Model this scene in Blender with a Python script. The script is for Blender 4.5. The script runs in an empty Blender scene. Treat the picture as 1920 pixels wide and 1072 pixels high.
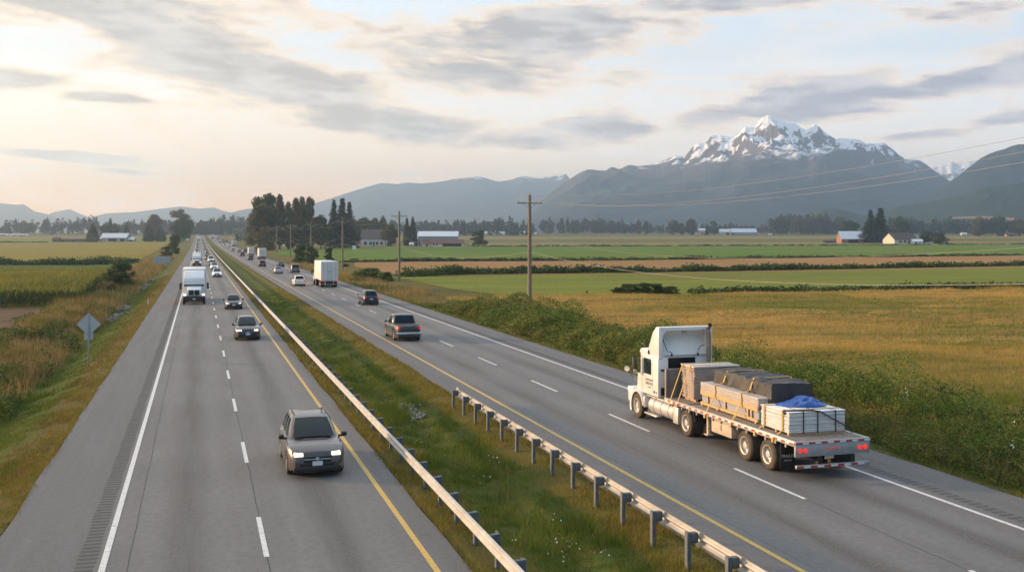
import bpy, bmesh, math, random
import numpy as np
from mathutils import Vector, Matrix

random.seed(7)
RNG = np.random.default_rng(11)
F, VPX, HY = 1950.0, 373.0, 443.0          # focal length and vanishing point, in pixels of a 1920 wide picture
TH = math.atan((960 - VPX) / F)
SN, CS = math.sin(TH), math.cos(TH)
H = 7.686                                   # eye height over the road (an overpass)
SC = bpy.context.scene
COL = SC.collection

# ---------------------------------------------------------------- helpers
def link(o):
    COL.objects.link(o); return o

def tag(o, label=None, cat=None, group=None, kind=None):
    if label: o['label'] = label
    if cat: o['category'] = cat
    if group: o['group'] = group
    if kind: o['kind'] = kind
    return o

def empty(name, loc=(0, 0, 0), rz=0.0):
    o = bpy.data.objects.new(name, None)
    o.empty_display_size = 0.3
    o.location = loc; o.rotation_euler = (0, 0, rz)
    return link(o)

def np_mesh(name, v, f, mats=None, smooth=False, mi=None):
    """v: N x 3, f: M x k array (k = 3 or 4)"""
    v = np.asarray(v, dtype=np.float32); f = np.asarray(f, dtype=np.int32)
    m = bpy.data.meshes.new(name)
    n, k = f.shape
    m.vertices.add(len(v)); m.vertices.foreach_set('co', v.ravel())
    m.loops.add(n * k); m.loops.foreach_set('vertex_index', f.ravel())
    m.polygons.add(n)
    m.polygons.foreach_set('loop_start', np.arange(0, n * k, k, dtype=np.int32))
    if mi is not None: m.polygons.foreach_set('material_index', np.asarray(mi, dtype=np.int32))
    m.update(calc_edges=True)
    m.polygons.foreach_set('use_smooth', np.full(n, smooth, dtype=bool))
    for x in (mats if isinstance(mats, (list, tuple)) else [mats]):
        if x: m.materials.append(x)
    return m

def np_obj(name, v, f, mat, parent=None, smooth=False, mi=None):
    o = bpy.data.objects.new(name, np_mesh(name, v, f, mat, smooth, mi))
    link(o)
    if parent: o.parent = parent
    return o

def grid_faces(nu, nv):
    i = np.arange(nu * nv).reshape(nu, nv)
    return np.stack([i[:-1, :-1], i[1:, :-1], i[1:, 1:], i[:-1, 1:]], -1).reshape(-1, 4)

def _h(ix, iy, s):
    n = (ix * 374761393 + iy * 668265263 + s * 974634777) & 0x7fffffff
    n = ((n ^ (n >> 13)) * 1274126177) & 0x7fffffff
    return ((n ^ (n >> 16)) & 0xffff) / 65535.0

def vnoise(x, y, s=0):
    x = np.asarray(x, dtype=np.float64); y = np.asarray(y, dtype=np.float64)
    ix = np.floor(x).astype(np.int64); iy = np.floor(y).astype(np.int64)
    fx = x - ix; fy = y - iy
    fx = fx * fx * (3 - 2 * fx); fy = fy * fy * (3 - 2 * fy)
    a = _h(ix, iy, s); b = _h(ix + 1, iy, s); c = _h(ix, iy + 1, s); d = _h(ix + 1, iy + 1, s)
    return a + (b - a) * fx + (c - a) * fy + (a - b - c + d) * fx * fy

def fbm(x, y, o=4, s=0):
    t = 0; a = 0.5
    for i in range(o):
        t = t + a * vnoise(x * 2 ** i, y * 2 ** i, s + i); a *= 0.5
    return t / (1 - 0.5 ** o)

# ---------------------------------------------------------------- ground shape
PX = [-9e4, -60, -14, -10.5, -8.5, -5.6, -4.85, -4.8, 5.95, 6.0, 6.35, 7.4, 8.9, 10.6, 11.5, 11.9, 11.95, 23.15, 23.2, 23.7, 25.5, 60, 9e4]
PZ = [-.75, -.75, -.7, -1.0, -1.0, -.12, -.06, -.2, -.2, -.06, -.05, -.3, -.55, -.2, -.08, -.06, -.2, -.2, -.06, -.08, -.5, -.55, -.55]
def rise(r):
    return 5.2e-6 * np.maximum(0, np.minimum(r, 1900) - 250) ** 2
def terrain(x, y):
    return np.interp(x, PX, PZ) + rise(np.hypot(x, y))
def roadz(x, y):
    return rise(np.hypot(x, y))

def ray(px, py):
    """direction through a pixel of the photograph for forward distance 1"""
    a = (px - 960) / F; b = (HY - py) / F
    return Vector((a * CS + SN, -a * SN + CS, b))
def at(px, py, zc):
    return Vector((0, 0, H)) + ray(px, py) * zc
_TS = 8.0 * 1.012 ** np.arange(0, 640)
def G(px, py, zf=terrain):
    """ground point under a pixel"""
    d = ray(px, py)
    under = H + d.z * _TS <= zf(d.x * _TS, d.y * _TS)
    i = int(np.argmax(under)) if under.any() else len(_TS) - 1
    lo, hi = _TS[max(i - 1, 0)], _TS[i]
    for _ in range(3):
        ts = np.linspace(lo, hi, 12)
        u = H + d.z * ts <= zf(d.x * ts, d.y * ts)
        j = int(np.argmax(u)) if u.any() else 11
        lo, hi = ts[max(j - 1, 0)], ts[j]
    p = d * hi
    return Vector((p.x, p.y, float(zf(p.x, p.y))))
def depth(p):
    return p.x * SN + p.y * CS
def px_size(p):
    """metres per photograph pixel at a point"""
    return depth(p) / F

# ---------------------------------------------------------------- materials
def lin(r, g, b):
    f = lambda c: (c / 12.92 if c <= .04045 else ((c + .055) / 1.055) ** 2.4)
    return (f(r / 255), f(g / 255), f(b / 255), 1)

class NT:
    def __init__(self, tree):
        self.t = tree; self.n = tree.nodes; self.l = tree.links
    def add(self, typ, **kw):
        x = self.n.new(typ)
        for k, v in kw.items(): setattr(x, k, v)
        return x
    def set(self, node, **kw):
        for k, v in kw.items():
            self.inp(node, k.replace('_', ' '), v)
    def inp(self, node, key, v):
        s = node.inputs[key]
        if hasattr(v, 'is_output') or isinstance(v, bpy.types.NodeSocket): self.l.new(v, s)
        else: s.default_value = v
    def math(self, op, a, b=None, c=None, clamp=False):
        x = self.add('ShaderNodeMath', operation=op, use_clamp=clamp)
        for i, v in enumerate((a, b, c)):
            if v is not None: self.inp(x, i, v)
        return x.outputs[0]
    def mix(self, fac, a, b, typ='MIX'):
        x = self.add('ShaderNodeMix', data_type='RGBA', blend_type=typ)
        self.inp(x, 0, fac); self.inp(x, 6, a); self.inp(x, 7, b)
        return x.outputs[2]
    def noise(self, vec, scale, detail=4, rough=.55, dim='3D'):
        x = self.add('ShaderNodeTexNoise', noise_dimensions=dim)
        if vec is not None: self.inp(x, 'Vector', vec)
        self.inp(x, 'Scale', scale); self.inp(x, 'Detail', detail); self.inp(x, 'Roughness', rough)
        return x.outputs[0]
    def ramp(self, fac, stops):
        x = self.add('ShaderNodeValToRGB'); r = x.color_ramp
        while len(r.elements) < len(stops): r.elements.new(.5)
        for e, (p, c) in zip(r.elements, stops):
            e.position = p; e.color = c if len(c) == 4 else (*c, 1)
        self.inp(x, 0, fac)
        return x.outputs[0]
    def mapr(self, v, a, b, c=0, d=1, smooth=True):
        x = self.add('ShaderNodeMapRange', interpolation_type='SMOOTHSTEP' if smooth else 'LINEAR')
        for i, k in enumerate((v, a, b, c, d)): self.inp(x, i, k)
        return x.outputs[0]

def newmat(name):
    m = bpy.data.materials.new(name); m.use_nodes = True
    nt = NT(m.node_tree)
    b = m.node_tree.nodes['Principled BSDF']
    return m, nt, b

def c4(c): return c if len(c) == 4 else (*c, 1)

def mat(name, col, rough=.6, metal=0., var=.12, scale=3., spec=.5, coat=0., emit=None, es=0., bump=0., bscale=40., dirt=None):
    """plain surface with a little mottling"""
    m, nt, b = newmat(name)
    tc = nt.add('ShaderNodeTexCoord').outputs['Object']
    n = nt.noise(tc, scale, 5)
    lo = tuple(x * (1 - var) for x in col[:3]) + (1,); hi = tuple(min(1, x * (1 + var)) for x in col[:3]) + (1,)
    cc = nt.ramp(n, [(.3, lo), (.7, hi)])
    if dirt:
        n2 = nt.noise(tc, scale * .6, 6, .65)
        cc = nt.mix(nt.mapr(n2, .5, .75, 0, dirt[1]), cc, c4(dirt[0]))
    nt.inp(b, 'Base Color', cc)
    b.inputs['Roughness'].default_value = rough; b.inputs['Metallic'].default_value = metal
    b.inputs['Specular IOR Level'].default_value = spec; b.inputs['Coat Weight'].default_value = coat
    b.inputs['Coat Roughness'].default_value = .08
    if emit:
        b.inputs['Emission Color'].default_value = c4(emit); b.inputs['Emission Strength'].default_value = es
    if bump:
        bp = nt.add('ShaderNodeBump'); nt.inp(bp, 'Height', nt.noise(tc, bscale, 4)); bp.inputs['Strength'].default_value = bump
        bp.inputs['Distance'].default_value = .02
        nt.inp(b, 'Normal', bp.outputs[0])
    return m

def leafmat(name, cols, pscale=.5, rough=.75, trans=.25, patch=0):
    """leaf or blade faces: colour varies from leaf to leaf and in patches"""
    m, nt, b = newmat(name)
    g = nt.add('ShaderNodeNewGeometry')
    tc = nt.add('ShaderNodeTexCoord').outputs['Object']
    n = nt.noise(tc, pscale, 3)
    v = nt.math('ADD', nt.math('MULTIPLY', g.outputs['Random Per Island'], .55), nt.math('MULTIPLY', nt.mapr(n, .3, .7), .45))
    k = len(cols)
    if patch: v = nt.math('ADD', nt.math('MULTIPLY', g.outputs['Random Per Island'], 1 - patch), nt.math('MULTIPLY', nt.mapr(n, .40, .60), patch))
    cc = nt.ramp(v, [(i / (k - 1) * .8 + .1, c4(c)) for i, c in enumerate(cols)])
    nt.inp(b, 'Base Color', cc)
    b.inputs['Roughness'].default_value = rough; b.inputs['Specular IOR Level'].default_value = .25
    if trans:
        tr = nt.add('ShaderNodeBsdfTranslucent'); nt.inp(tr, 'Color', cc)
        ms = nt.add('ShaderNodeMixShader'); ms.inputs[0].default_value = trans
        out = m.node_tree.nodes['Material Output']
        nt.l.new(b.outputs[0], ms.inputs[1]); nt.l.new(tr.outputs[0], ms.inputs[2]); nt.l.new(ms.outputs[0], out.inputs[0])
    return m

# ---------------------------------------------------------------- camera, light, sky, air
cam_d = bpy.data.cameras.new('camera'); cam = link(bpy.data.objects.new('camera', cam_d))
cam.location = (0, 0, H); cam.rotation_euler = (math.pi / 2, 0, -TH)
cam_d.sensor_width = 36; cam_d.lens = F / 1920 * 36
cam_d.shift_y = -(536 - HY) / 1920
cam_d.clip_start = .5; cam_d.clip_end = 60000
SC.camera = cam

SUN_AZ, SUN_EL = math.radians(-59), math.radians(11)
sd = Vector((math.sin(SUN_AZ) * math.cos(SUN_EL), math.cos(SUN_AZ) * math.cos(SUN_EL), math.sin(SUN_EL)))
sun_d = bpy.data.lights.new('sun', 'SUN'); sun = link(bpy.data.objects.new('sun', sun_d))
sun_d.energy = 5.0; sun_d.angle = math.radians(2.0); sun_d.color = (1, .64, .34)
sun.rotation_euler = sd.to_track_quat('Z', 'Y').to_euler()

def build_world():
    w = bpy.data.worlds.new('World'); SC.world = w; w.use_nodes = True
    w.cycles.sampling_method = 'MANUAL'; w.cycles.sample_map_resolution = 512
    nt = NT(w.node_tree); n = w.node_tree.nodes
    bg = n['Background']; bg.inputs['Strength'].default_value = .1
    sky = nt.add('ShaderNodeTexSky', sky_type='NISHITA', sun_disc=False, sun_elevation=SUN_EL, sun_rotation=SUN_AZ % (2 * math.pi),
                 air_density=1.2, dust_density=2.5, ozone_density=1.5)
    tc = nt.add('ShaderNodeTexCoord').outputs['Generated']
    sp = nt.add('ShaderNodeSeparateXYZ'); nt.inp(sp, 0, tc)
    x, y, z = sp.outputs
    az = nt.math('ARCTAN2', x, y); el = nt.math('ARCSINE', z)
    warm = nt.mapr(nt.math('ABSOLUTE', nt.math('SUBTRACT', az, -.15)), .1, 1.0, 1, 0)
    rw = nt.ramp(nt.math('MULTIPLY', el, 2.0), [(0, lin(255, 172, 96)), (.06, lin(255, 194, 134)), (.14, lin(253, 219, 180)), (.26, lin(246, 236, 224)),
                                               (.42, lin(226, 234, 241)), (1, lin(235, 245, 255))])
    rc = nt.ramp(nt.math('MULTIPLY', el, 2.0), [(0, lin(250, 208, 176)), (.07, lin(252, 222, 196)), (.15, lin(243, 232, 219)), (.27, lin(226, 230, 233)),
                                               (.42, lin(205, 218, 230)), (1, lin(225, 240, 255))])
    base = nt.mix(warm, rc, rw)
    # clouds: one layer of fibrous noise on a plane overhead, gathered in the banks seen over the valley
    ze = nt.math('ADD', nt.math('MAXIMUM', z, 0), .10)
    cv = nt.add('ShaderNodeCombineXYZ')
    nt.inp(cv, 0, nt.math('DIVIDE', x, ze)); nt.inp(cv, 1, nt.math('MULTIPLY', nt.math('DIVIDE', y, ze), 1.35))
    vr = nt.add('ShaderNodeVectorRotate', rotation_type='Z_AXIS'); nt.inp(vr, 'Vector', cv.outputs[0]); vr.inputs['Angle'].default_value = .5
    pv = vr.outputs[0]
    # wisps follow the horizon: noise over azimuth and elevation, stretched sideways
    av = nt.add('ShaderNodeCombineXYZ'); nt.inp(av, 0, nt.math('MULTIPLY', az, 5.0)); nt.inp(av, 1, nt.math('MULTIPLY', nt.math('SUBTRACT', el, nt.math('MULTIPLY', az, -.05)), 21.0))
    na = nt.add('ShaderNodeTexNoise', noise_dimensions='2D'); nt.inp(na, 'Vector', av.outputs[0]); na.inputs['Scale'].default_value = 1.3
    na.inputs['Detail'].default_value = 9; na.inputs['Roughness'].default_value = .58; na.inputs['Distortion'].default_value = .35
    wisp = na.outputs[0]
    fine = nt.noise(av.outputs[0], 4.5, 7, .6, '2D')
    blobs = [(120, 20, 230, 50, .1, 1.0), (330, 85, 190, 50, .25, 1.0), (520, 165, 230, 55, .15, 1.05), (720, 235, 230, 42, .12, 1.0), (950, 262, 200, 24, .0, .8),
             (860, 130, 160, 50, .1, .75), (1010, 60, 230, 60, -.1, 1.0), (1330, 12, 230, 26, -.02, .8), (1120, 240, 110, 22, 0, .8),
             (1370, 215, 120, 22, -.12, .85), (1540, 200, 190, 34, -.08, 1.1), (1790, 178, 160, 26, -.12, 1.0), (1930, 160, 120, 30, -.1, .9), (1760, 264, 100, 11, -.05, .75), (1900, 243, 90, 14, -.1, .8),
             (120, 305, 190, 11, .06, 1.0), (10, 178, 60, 16, .05, .9), (200, 201, 70, 9, 0, .8), (950, 290, 130, 10, 0, .6), (1000, 320, 80, 8, 0, .45), (260, 330, 150, 6, .03, .6),
             (1750, 60, 260, 14, -.05, .35), (1180, 130, 80, 22, -.1, .4), (640, 345, 40, 6, 0, .5)]
    tot = None
    for (bx, by, sx, sy, sl, wt) in blobs:
        a0 = math.atan((bx - 960) / F) + TH; e0 = math.atan((HY - by) / F)
        da = nt.math('SUBTRACT', az, a0)
        u = nt.math('DIVIDE', da, sx / F)
        v = nt.math('DIVIDE', nt.math('SUBTRACT', nt.math('SUBTRACT', el, e0), nt.math('MULTIPLY', da, -sl)), sy / F)
        r = nt.math('ADD', nt.math('MULTIPLY', u, u), nt.math('MULTIPLY', v, v))
        g = nt.math('MULTIPLY', nt.math('EXPONENT', nt.math('MULTIPLY', r, -.8)), wt)
        tot = g if tot is None else nt.math('MAXIMUM', tot, g)
    # the rest of the dome, never in this view, has loose cloud too
    high = nt.math('MULTIPLY', nt.mapr(el, .26, .5), nt.mapr(nt.noise(pv, .8, 5), .42, .62))
    cover = nt.math('MAXIMUM', tot, nt.math('MULTIPLY', high, .7))
    dens0 = nt.math('ADD', nt.math('MULTIPLY', cover, .75), nt.math('MULTIPLY', nt.math('SUBTRACT', wisp, .5), 1.35))
    dens0 = nt.math('ADD', dens0, nt.math('MULTIPLY', nt.math('SUBTRACT', fine, .5), .52))
    dens = nt.mapr(dens0, .08, .36)
    core = nt.mapr(dens0, .20, .56)
    rim = nt.mix(warm, lin(248, 226, 206), lin(255, 226, 190))
    grey = nt.mix(warm, lin(152, 150, 163), lin(176, 163, 152))
    gn = nt.mapr(nt.noise(av.outputs[0], 2.6, 6, .6, '2D'), .35, .68)
    grey = nt.mix(nt.math('MULTIPLY', gn, .75), grey, nt.mix(warm, lin(214, 208, 206), lin(226, 214, 202)))
    cl = nt.mix(core, rim, grey)
    col = nt.mix(nt.math('MULTIPLY', dens, .93), base, cl)
    # thin pale veil wisps in the clear parts
    veil = nt.mapr(nt.noise(av.outputs[0], .8, 8, .62, '2D'), .5, .72)
    col = nt.mix(nt.math('MULTIPLY', nt.math('MULTIPLY', veil, .5), nt.math('SUBTRACT', 1, dens)), col, lin(249, 240, 230))
    # the sky overhead is brighter than the strip near the horizon
    gain = nt.math('ADD', nt.mapr(el, .0, .17, 13.6, 8.3, False), nt.mapr(el, .25, .9, 0, 2.2))
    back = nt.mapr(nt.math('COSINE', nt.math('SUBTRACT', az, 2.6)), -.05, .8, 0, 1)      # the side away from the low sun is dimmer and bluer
    gain = nt.math('MULTIPLY', gain, nt.math('ADD', 1, nt.math('MULTIPLY', nt.math('MULTIPLY', warm, nt.mapr(el, .0, .12, 1, 0)), .14)))
    colv = nt.add('ShaderNodeVectorMath', operation='SCALE'); nt.inp(colv, 0, col); nt.inp(colv, 'Scale', gain)
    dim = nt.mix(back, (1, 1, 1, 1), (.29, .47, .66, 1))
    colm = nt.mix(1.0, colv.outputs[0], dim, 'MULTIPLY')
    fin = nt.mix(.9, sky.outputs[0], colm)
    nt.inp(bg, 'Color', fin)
build_world()

def build_haze():
    m = bpy.data.materials.new('haze_air'); m.use_nodes = True
    nt = NT(m.node_tree); m.node_tree.nodes.remove(m.node_tree.nodes['Principled BSDF'])
    v = nt.add('ShaderNodeVolumePrincipled')
    v.inputs['Color'].default_value = (.56, .77, 1.0, 1); v.inputs['Density'].default_value = 1.85e-4; v.inputs['Anisotropy'].default_value = .55
    nt.l.new(v.outputs[0], m.node_tree.nodes['Material Output'].inputs['Volume'])
    x0, x1, y0, y1, z0, z1 = -5200, 8300, -300, 8500, -3, 530
    vs = [(x, y, z) for x in (x0, x1) for y in (y0, y1) for z in (z0, z1)]
    fs = [(0, 1, 3, 2), (4, 6, 7, 5), (0, 4, 5, 1), (2, 3, 7, 6), (0, 2, 6, 4), (1, 5, 7, 3)]
    o = np_obj('haze', vs, fs, m); tag(o, kind='stuff')
build_haze()

SC.render.engine = 'CYCLES'
SC.render.use_persistent_data = False
cy = SC.cycles
cy.use_denoising = True; cy.use_adaptive_sampling = True; cy.adaptive_threshold = .02
cy.max_bounces = 6; cy.diffuse_bounces = 2; cy.glossy_bounces = 3; cy.transmission_bounces = 3; cy.transparent_max_bounces = 6; cy.volume_bounces = 0
cy.caustics_reflective = False; cy.caustics_refractive = False
vs_ = SC.view_settings
vs_.view_transform = 'Standard'; vs_.look = 'None'; vs_.exposure = .76; vs_.gamma = 1
# ---------------------------------------------------------------- ground
def grass_colour(nt, tc, rnd, dry=0.):
    sp = nt.add('ShaderNodeSeparateXYZ'); nt.inp(sp, 0, tc); X = sp.outputs[0]
    n1 = nt.noise(tc, .35, 5, .6); n2 = nt.noise(tc, 1.7, 4, .6)
    wob = nt.math('ADD', X, nt.math('MULTIPLY', nt.math('SUBTRACT', n1, .5), 2.4))
    def zone(c, w):   # 1 at c, 0 beyond w
        return nt.mapr(nt.math('ABSOLUTE', nt.math('SUBTRACT', wob, c)), w * .5, w, 1, 0)
    green = nt.mix(rnd, (.060, .118, .010, 1), (.150, .205, .020, 1)) if rnd is not None else (.085, .125, .014, 1)
    straw = nt.mix(rnd, (.19, .135, .028, 1), (.36, .25, .07, 1)) if rnd is not None else (.20, .145, .035, 1)
    rust = (.17, .10, .032, 1)
    moss = nt.mix(rnd, (.140, .135, .016, 1), (.26, .215, .030, 1)) if rnd is not None else (.165, .145, .022, 1)
    lush = nt.math('MAXIMUM', nt.math('MAXIMUM', zone(9.0, 2.1), zone(-7.6, 2.2)), zone(24.6, 1.4))
    c = nt.mix(lush, moss, green)
    c = nt.mix(nt.math('MULTIPLY', nt.mapr(n2, .42, .58), nt.math('SUBTRACT', .88, nt.math('MULTIPLY', lush, .55))), c, straw)
    c = nt.mix(nt.math('MULTIPLY', zone(-6.1, .9), nt.mapr(n2, .40, .58, .1, .7)), c, rust)
    c = nt.mix(nt.math('MULTIPLY', zone(24.3, 1.2), .7), c, (.15, .165, .05, 1))
    if dry: c = nt.mix(nt.mapr(nt.noise(tc, .16, 4, .6), .40, .58, .10, 1), nt.mix(rnd, (.06, .10, .013, 1), (.20, .18, .028, 1)), nt.mix(rnd, (.22, .135, .045, 1), (.44, .30, .12, 1)))
    return c
def ground_material():
    m, nt, b = newmat('verge_grass')
    tc = nt.add('ShaderNodeTexCoord').outputs['Object']
    n3 = nt.noise(tc, 14, 4, .6)
    c = grass_colour(nt, tc, None)
    c = nt.mix(nt.mapr(n3, .35, .7, .15, .7), c, (.045, .042, .016, 1))
    nt.inp(b, 'Base Color', c); b.inputs['Roughness'].default_value = .9; b.inputs['Specular IOR Level'].default_value = .1
    bp = nt.add('ShaderNodeBump'); nt.inp(bp, 'Height', n3); bp.inputs['Strength'].default_value = .8; bp.inputs['Distance'].default_value = .15
    nt.inp(b, 'Normal', bp.outputs[0])
    return m

def geo(a, b, r, step):
    out = [a]
    while out[-1] < b:
        step *= r; out.append(out[-1] + step)
    return out
def build_ground():
    xs = list(np.arange(-16, 34.01, .5)); xs = sorted(set([round(v, 3) for v in xs] + [-4.85, -4.8, 5.95, 6.0, 11.9, 11.95, 23.15, 23.2, 23.7, 6.35, -5.6]))
    r = geo(34, 9000, 1.13, .6); l = [-v + 18 for v in r]
    xs = np.array(sorted(l) + xs + r[1:])
    ys = np.array(list(np.arange(-60, 160, 1.0)) + geo(160, 9000, 1.05, 1.0))
    X, Y = np.meshgrid(xs, ys, indexing='ij')
    Z = terrain(X, Y)
    road = ((X > -5) & (X < 6.05)) | ((X > 11.85) & (X < 23.25))
    near = np.clip(1 - np.hypot(X, Y) / 220, 0, 1)
    b = (fbm(X * .55, Y * .3, 4, 3) - .5) * .28 + (fbm(X * 1.7, Y * 1.1, 3, 9) - .5) * .14
    edge = np.minimum.reduce([np.abs(X + 4.85), np.abs(X - 6), np.abs(X - 11.9), np.abs(X - 23.2)])
    Z = Z + np.where(road, 0, b * near * np.clip(edge / .8, 0, 1))
    v = np.stack([X, Y, Z], -1).reshape(-1, 3)
    o = np_obj('ground', v, grid_faces(len(xs), len(ys))[:, ::-1], ground_material(), smooth=True); tag(o, kind='structure')
build_ground()

# ---------------------------------------------------------------- road
LW, LY, RY, RW = -2.145, 5.25, 13.28, 20.74       # painted edge lines
LD, RD = 1.56, 17.0                               # lane lines
def road_material():
    m, nt, b = newmat('asphalt')
    tc = nt.add('ShaderNodeTexCoord').outputs['Object']
    sp = nt.add('ShaderNodeSeparateXYZ'); nt.inp(sp, 0, tc)
    st = nt.add('ShaderNodeMapping'); nt.inp(st, 0, tc); st.inputs['Scale'].default_value = (1, .05, 1)
    streak = nt.noise(st.outputs[0], 1.6, 5, .6)
    patch = nt.noise(tc, .12, 4, .55); grain = nt.noise(tc, 26, 3, .7); mid = nt.noise(tc, 5, 4, .6)
    c = nt.mix(nt.mapr(patch, .3, .7), (.112, .109, .105, 1), (.152, .147, .140, 1))
    # wheel tracks polished pale, oil band dark along the middle of each lane
    def band(cx, w, col, k, c):
        d = nt.math('DIVIDE', nt.math('SUBTRACT', sp.outputs[0], cx), w)
        g = nt.math('EXPONENT', nt.math('MULTIPLY', nt.math('MULTIPLY', d, d), -1))
        return nt.mix(nt.math('MULTIPLY', g, nt.math('MULTIPLY', nt.mapr(streak, .2, .7, .55, 1), k)), c, col)
    for cx in (-.3, 3.4, 15.1, 18.9):
        c = band(cx, .42, (.060, .056, .050, 1), .85, c)
        c = band(cx - .95, .35, (.19, .185, .175, 1), .35, c); c = band(cx + .95, .35, (.19, .185, .175, 1), .35, c)
    # the shoulders are an older, bluer pour
    for e0, e1 in ((-9, LW - .2), (LY + .15, 6.4), (11, RY - .2), (RW + .2, 26)):
        k = nt.math('MULTIPLY', nt.mapr(sp.outputs[0], e0, e0 + .08), nt.mapr(sp.outputs[0], e1, e1 + .08, 1, 0))
        c = nt.mix(nt.math('MULTIPLY', k, .75), c, (.098, .098, .100, 1))
    g9 = nt.noise(tc, 10, 3, .7)
    c = nt.mix(nt.mapr(g9, .42, .7, 0, .30), c, (.24, .235, .225, 1))
    c = nt.mix(nt.mapr(mid, .38, .66, 0, .40), c, (.075, .073, .07, 1))
    c = nt.mix(nt.mapr(grain, .45, .75, 0, .42), c, (.30, .29, .275, 1))
    c = nt.mix(nt.mapr(grain, .25, .42, .5, 0), c, (.045, .045, .045, 1))
    nt.inp(b, 'Base Color', c); b.inputs['Specular IOR Level'].default_value = .35
    nt.inp(b, 'Roughness', nt.mapr(streak, .2, .8, .62, .85))
    bp = nt.add('ShaderNodeBump'); nt.inp(bp, 'Height', grain); bp.inputs['Strength'].default_value = .35; bp.inputs['Distance'].default_value = .012
    nt.inp(b, 'Normal', bp.outputs[0])
    return m
YS = np.array(list(np.arange(-60, 260, 4.0)) + geo(260, 3000, 1.04, 4.0))
def strip(x0, x1, ys, dz, wob=None):
    ys = np.asarray(ys, dtype=float)
    a = np.full(len(ys), x0, dtype=float); b = np.full(len(ys), x1, dtype=float)
    if wob is not None: a = a + wob(ys, 0); b = b + wob(ys, 1)
    v = np.concatenate([np.stack([a, ys, roadz(a, ys) + dz], -1), np.stack([b, ys, roadz(b, ys) + dz], -1)])
    n = len(ys); i = np.arange(n - 1)
    return v, np.stack([i, i + n, i + n + 1, i + 1], -1)
def join(parts):
    vs, fs, k = [], [], 0
    for v, f in parts:
        vs.append(v); fs.append(np.asarray(f) + k); k += len(v)
    return np.concatenate(vs), np.concatenate(fs)

ASPH = road_material()
PAINT_W = mat('white_road_paint', (.62, .61, .58), .7, var=.18, scale=9, dirt=((.2, .195, .19), .55))
PAINT_Y = mat('yellow_road_paint', (.55, .36, .085), .7, var=.18, scale=9, dirt=((.22, .19, .14), .5))
GROOVE = mat('milled_groove', (.072, .071, .070), .9, var=.2)
SEAM = mat('sealed_crack', (.05, .048, .046), .8, var=.3)
def build_road():
    for x0, x1, sd_ in ((-4.85, 6.0, 1), (11.9, 23.2, 2)):
        def wob(ys, side, s=sd_):
            return (fbm(ys * .35, ys * 0 + side * 7 + s * 3, 4, 5) - .5) * .15
        yy = np.array(list(np.arange(-60, 160, .7)) + geo(160, 3000, 1.04, 2.0))
        v, f = strip(x0, x1, yy, .0, wob)
        vb, fb = strip(x0, x1, yy, -.16, wob)
        n = len(yy); i = np.arange(n - 1)
        sk = np.concatenate([np.stack([i, i + 1, i + 1 + 2 * n, i + 2 * n], -1), np.stack([i + n, i + 3 * n, i + 1 + 3 * n, i + 1 + n], -1)])
        o = np_obj('road', np.concatenate([v, vb]), np.concatenate([f, sk]), ASPH); tag(o, kind='structure')
    edge = np.array(list(np.arange(-60, 260, 3.0)) + geo(260, 2600, 1.04, 4.0))
    for nm, x, m in (('edge_line', LW, PAINT_W), ('edge_line', RW, PAINT_W), ('median_line', LY, PAINT_Y), ('median_line', RY, PAINT_Y)):
        o = np_obj(nm, *strip(x - .075, x + .075, edge, .006), m); tag(o, kind='structure')
    for x, y0, ln, sp_ in ((LD, 25.6 - 10.85 * 7, 3.7, 10.85), (RD, 26.7 - 11.0 * 7, 4.2, 11.0)):
        ps = []
        k = 0
        while True:
            y = y0 + k * sp_
            if y > 1500: break
            ps.append(strip(x - .065, x + .065, np.array([y, y + ln]), .006)); k += 1
        o = np_obj('lane_line', *join(ps), m if False else PAINT_W); tag(o, kind='structure')
    for xc, sgn in ((LW - .40, 1), (RW + .62, 1)):
        ps = []
        y = 12.0
        while y < 190:
            w = .21 + .02 * math.sin(y * 1.7)
            ps.append(strip(xc - w, xc + w, np.array([y, y + .17]), .004)); y += .31
        o = np_obj('rumble_strip', *join(ps), GROOVE); tag(o, kind='structure')
    # sealed seams along the lane joints and a few cross cracks
    ps = []
    yy = np.arange(-20, 330, .5)
    for x, s, w in ((LD + .02, 1, .012), (RD + .0, 2, .014), (LW + .55, 3, .010), (RY + .35, 4, .008)):
        ps.append(strip(x - w, x + w, yy, .003, lambda ys, side, s=s: (fbm(ys * .6, ys * 0 + s, 4, 31) - .5) * .06))
    for y, xa, xb, s in ((26.3, 5.4, 5.9, 4),):
        x = np.linspace(xa, xb, 24); yo = y + (fbm(x * 1.5, x * 0 + s, 4, 77) - .5) * .8
        v = np.concatenate([np.stack([x, yo, roadz(x, yo) + .0035], -1), np.stack([x, yo + .018, roadz(x, yo) + .0035], -1)])
        i = np.arange(23); ps.append((v, np.stack([i, i + 1, i + 25, i + 24], -1)))
    o = np_obj('road_seam', *join(ps), SEAM); tag(o, kind='structure')
build_road()

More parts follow.
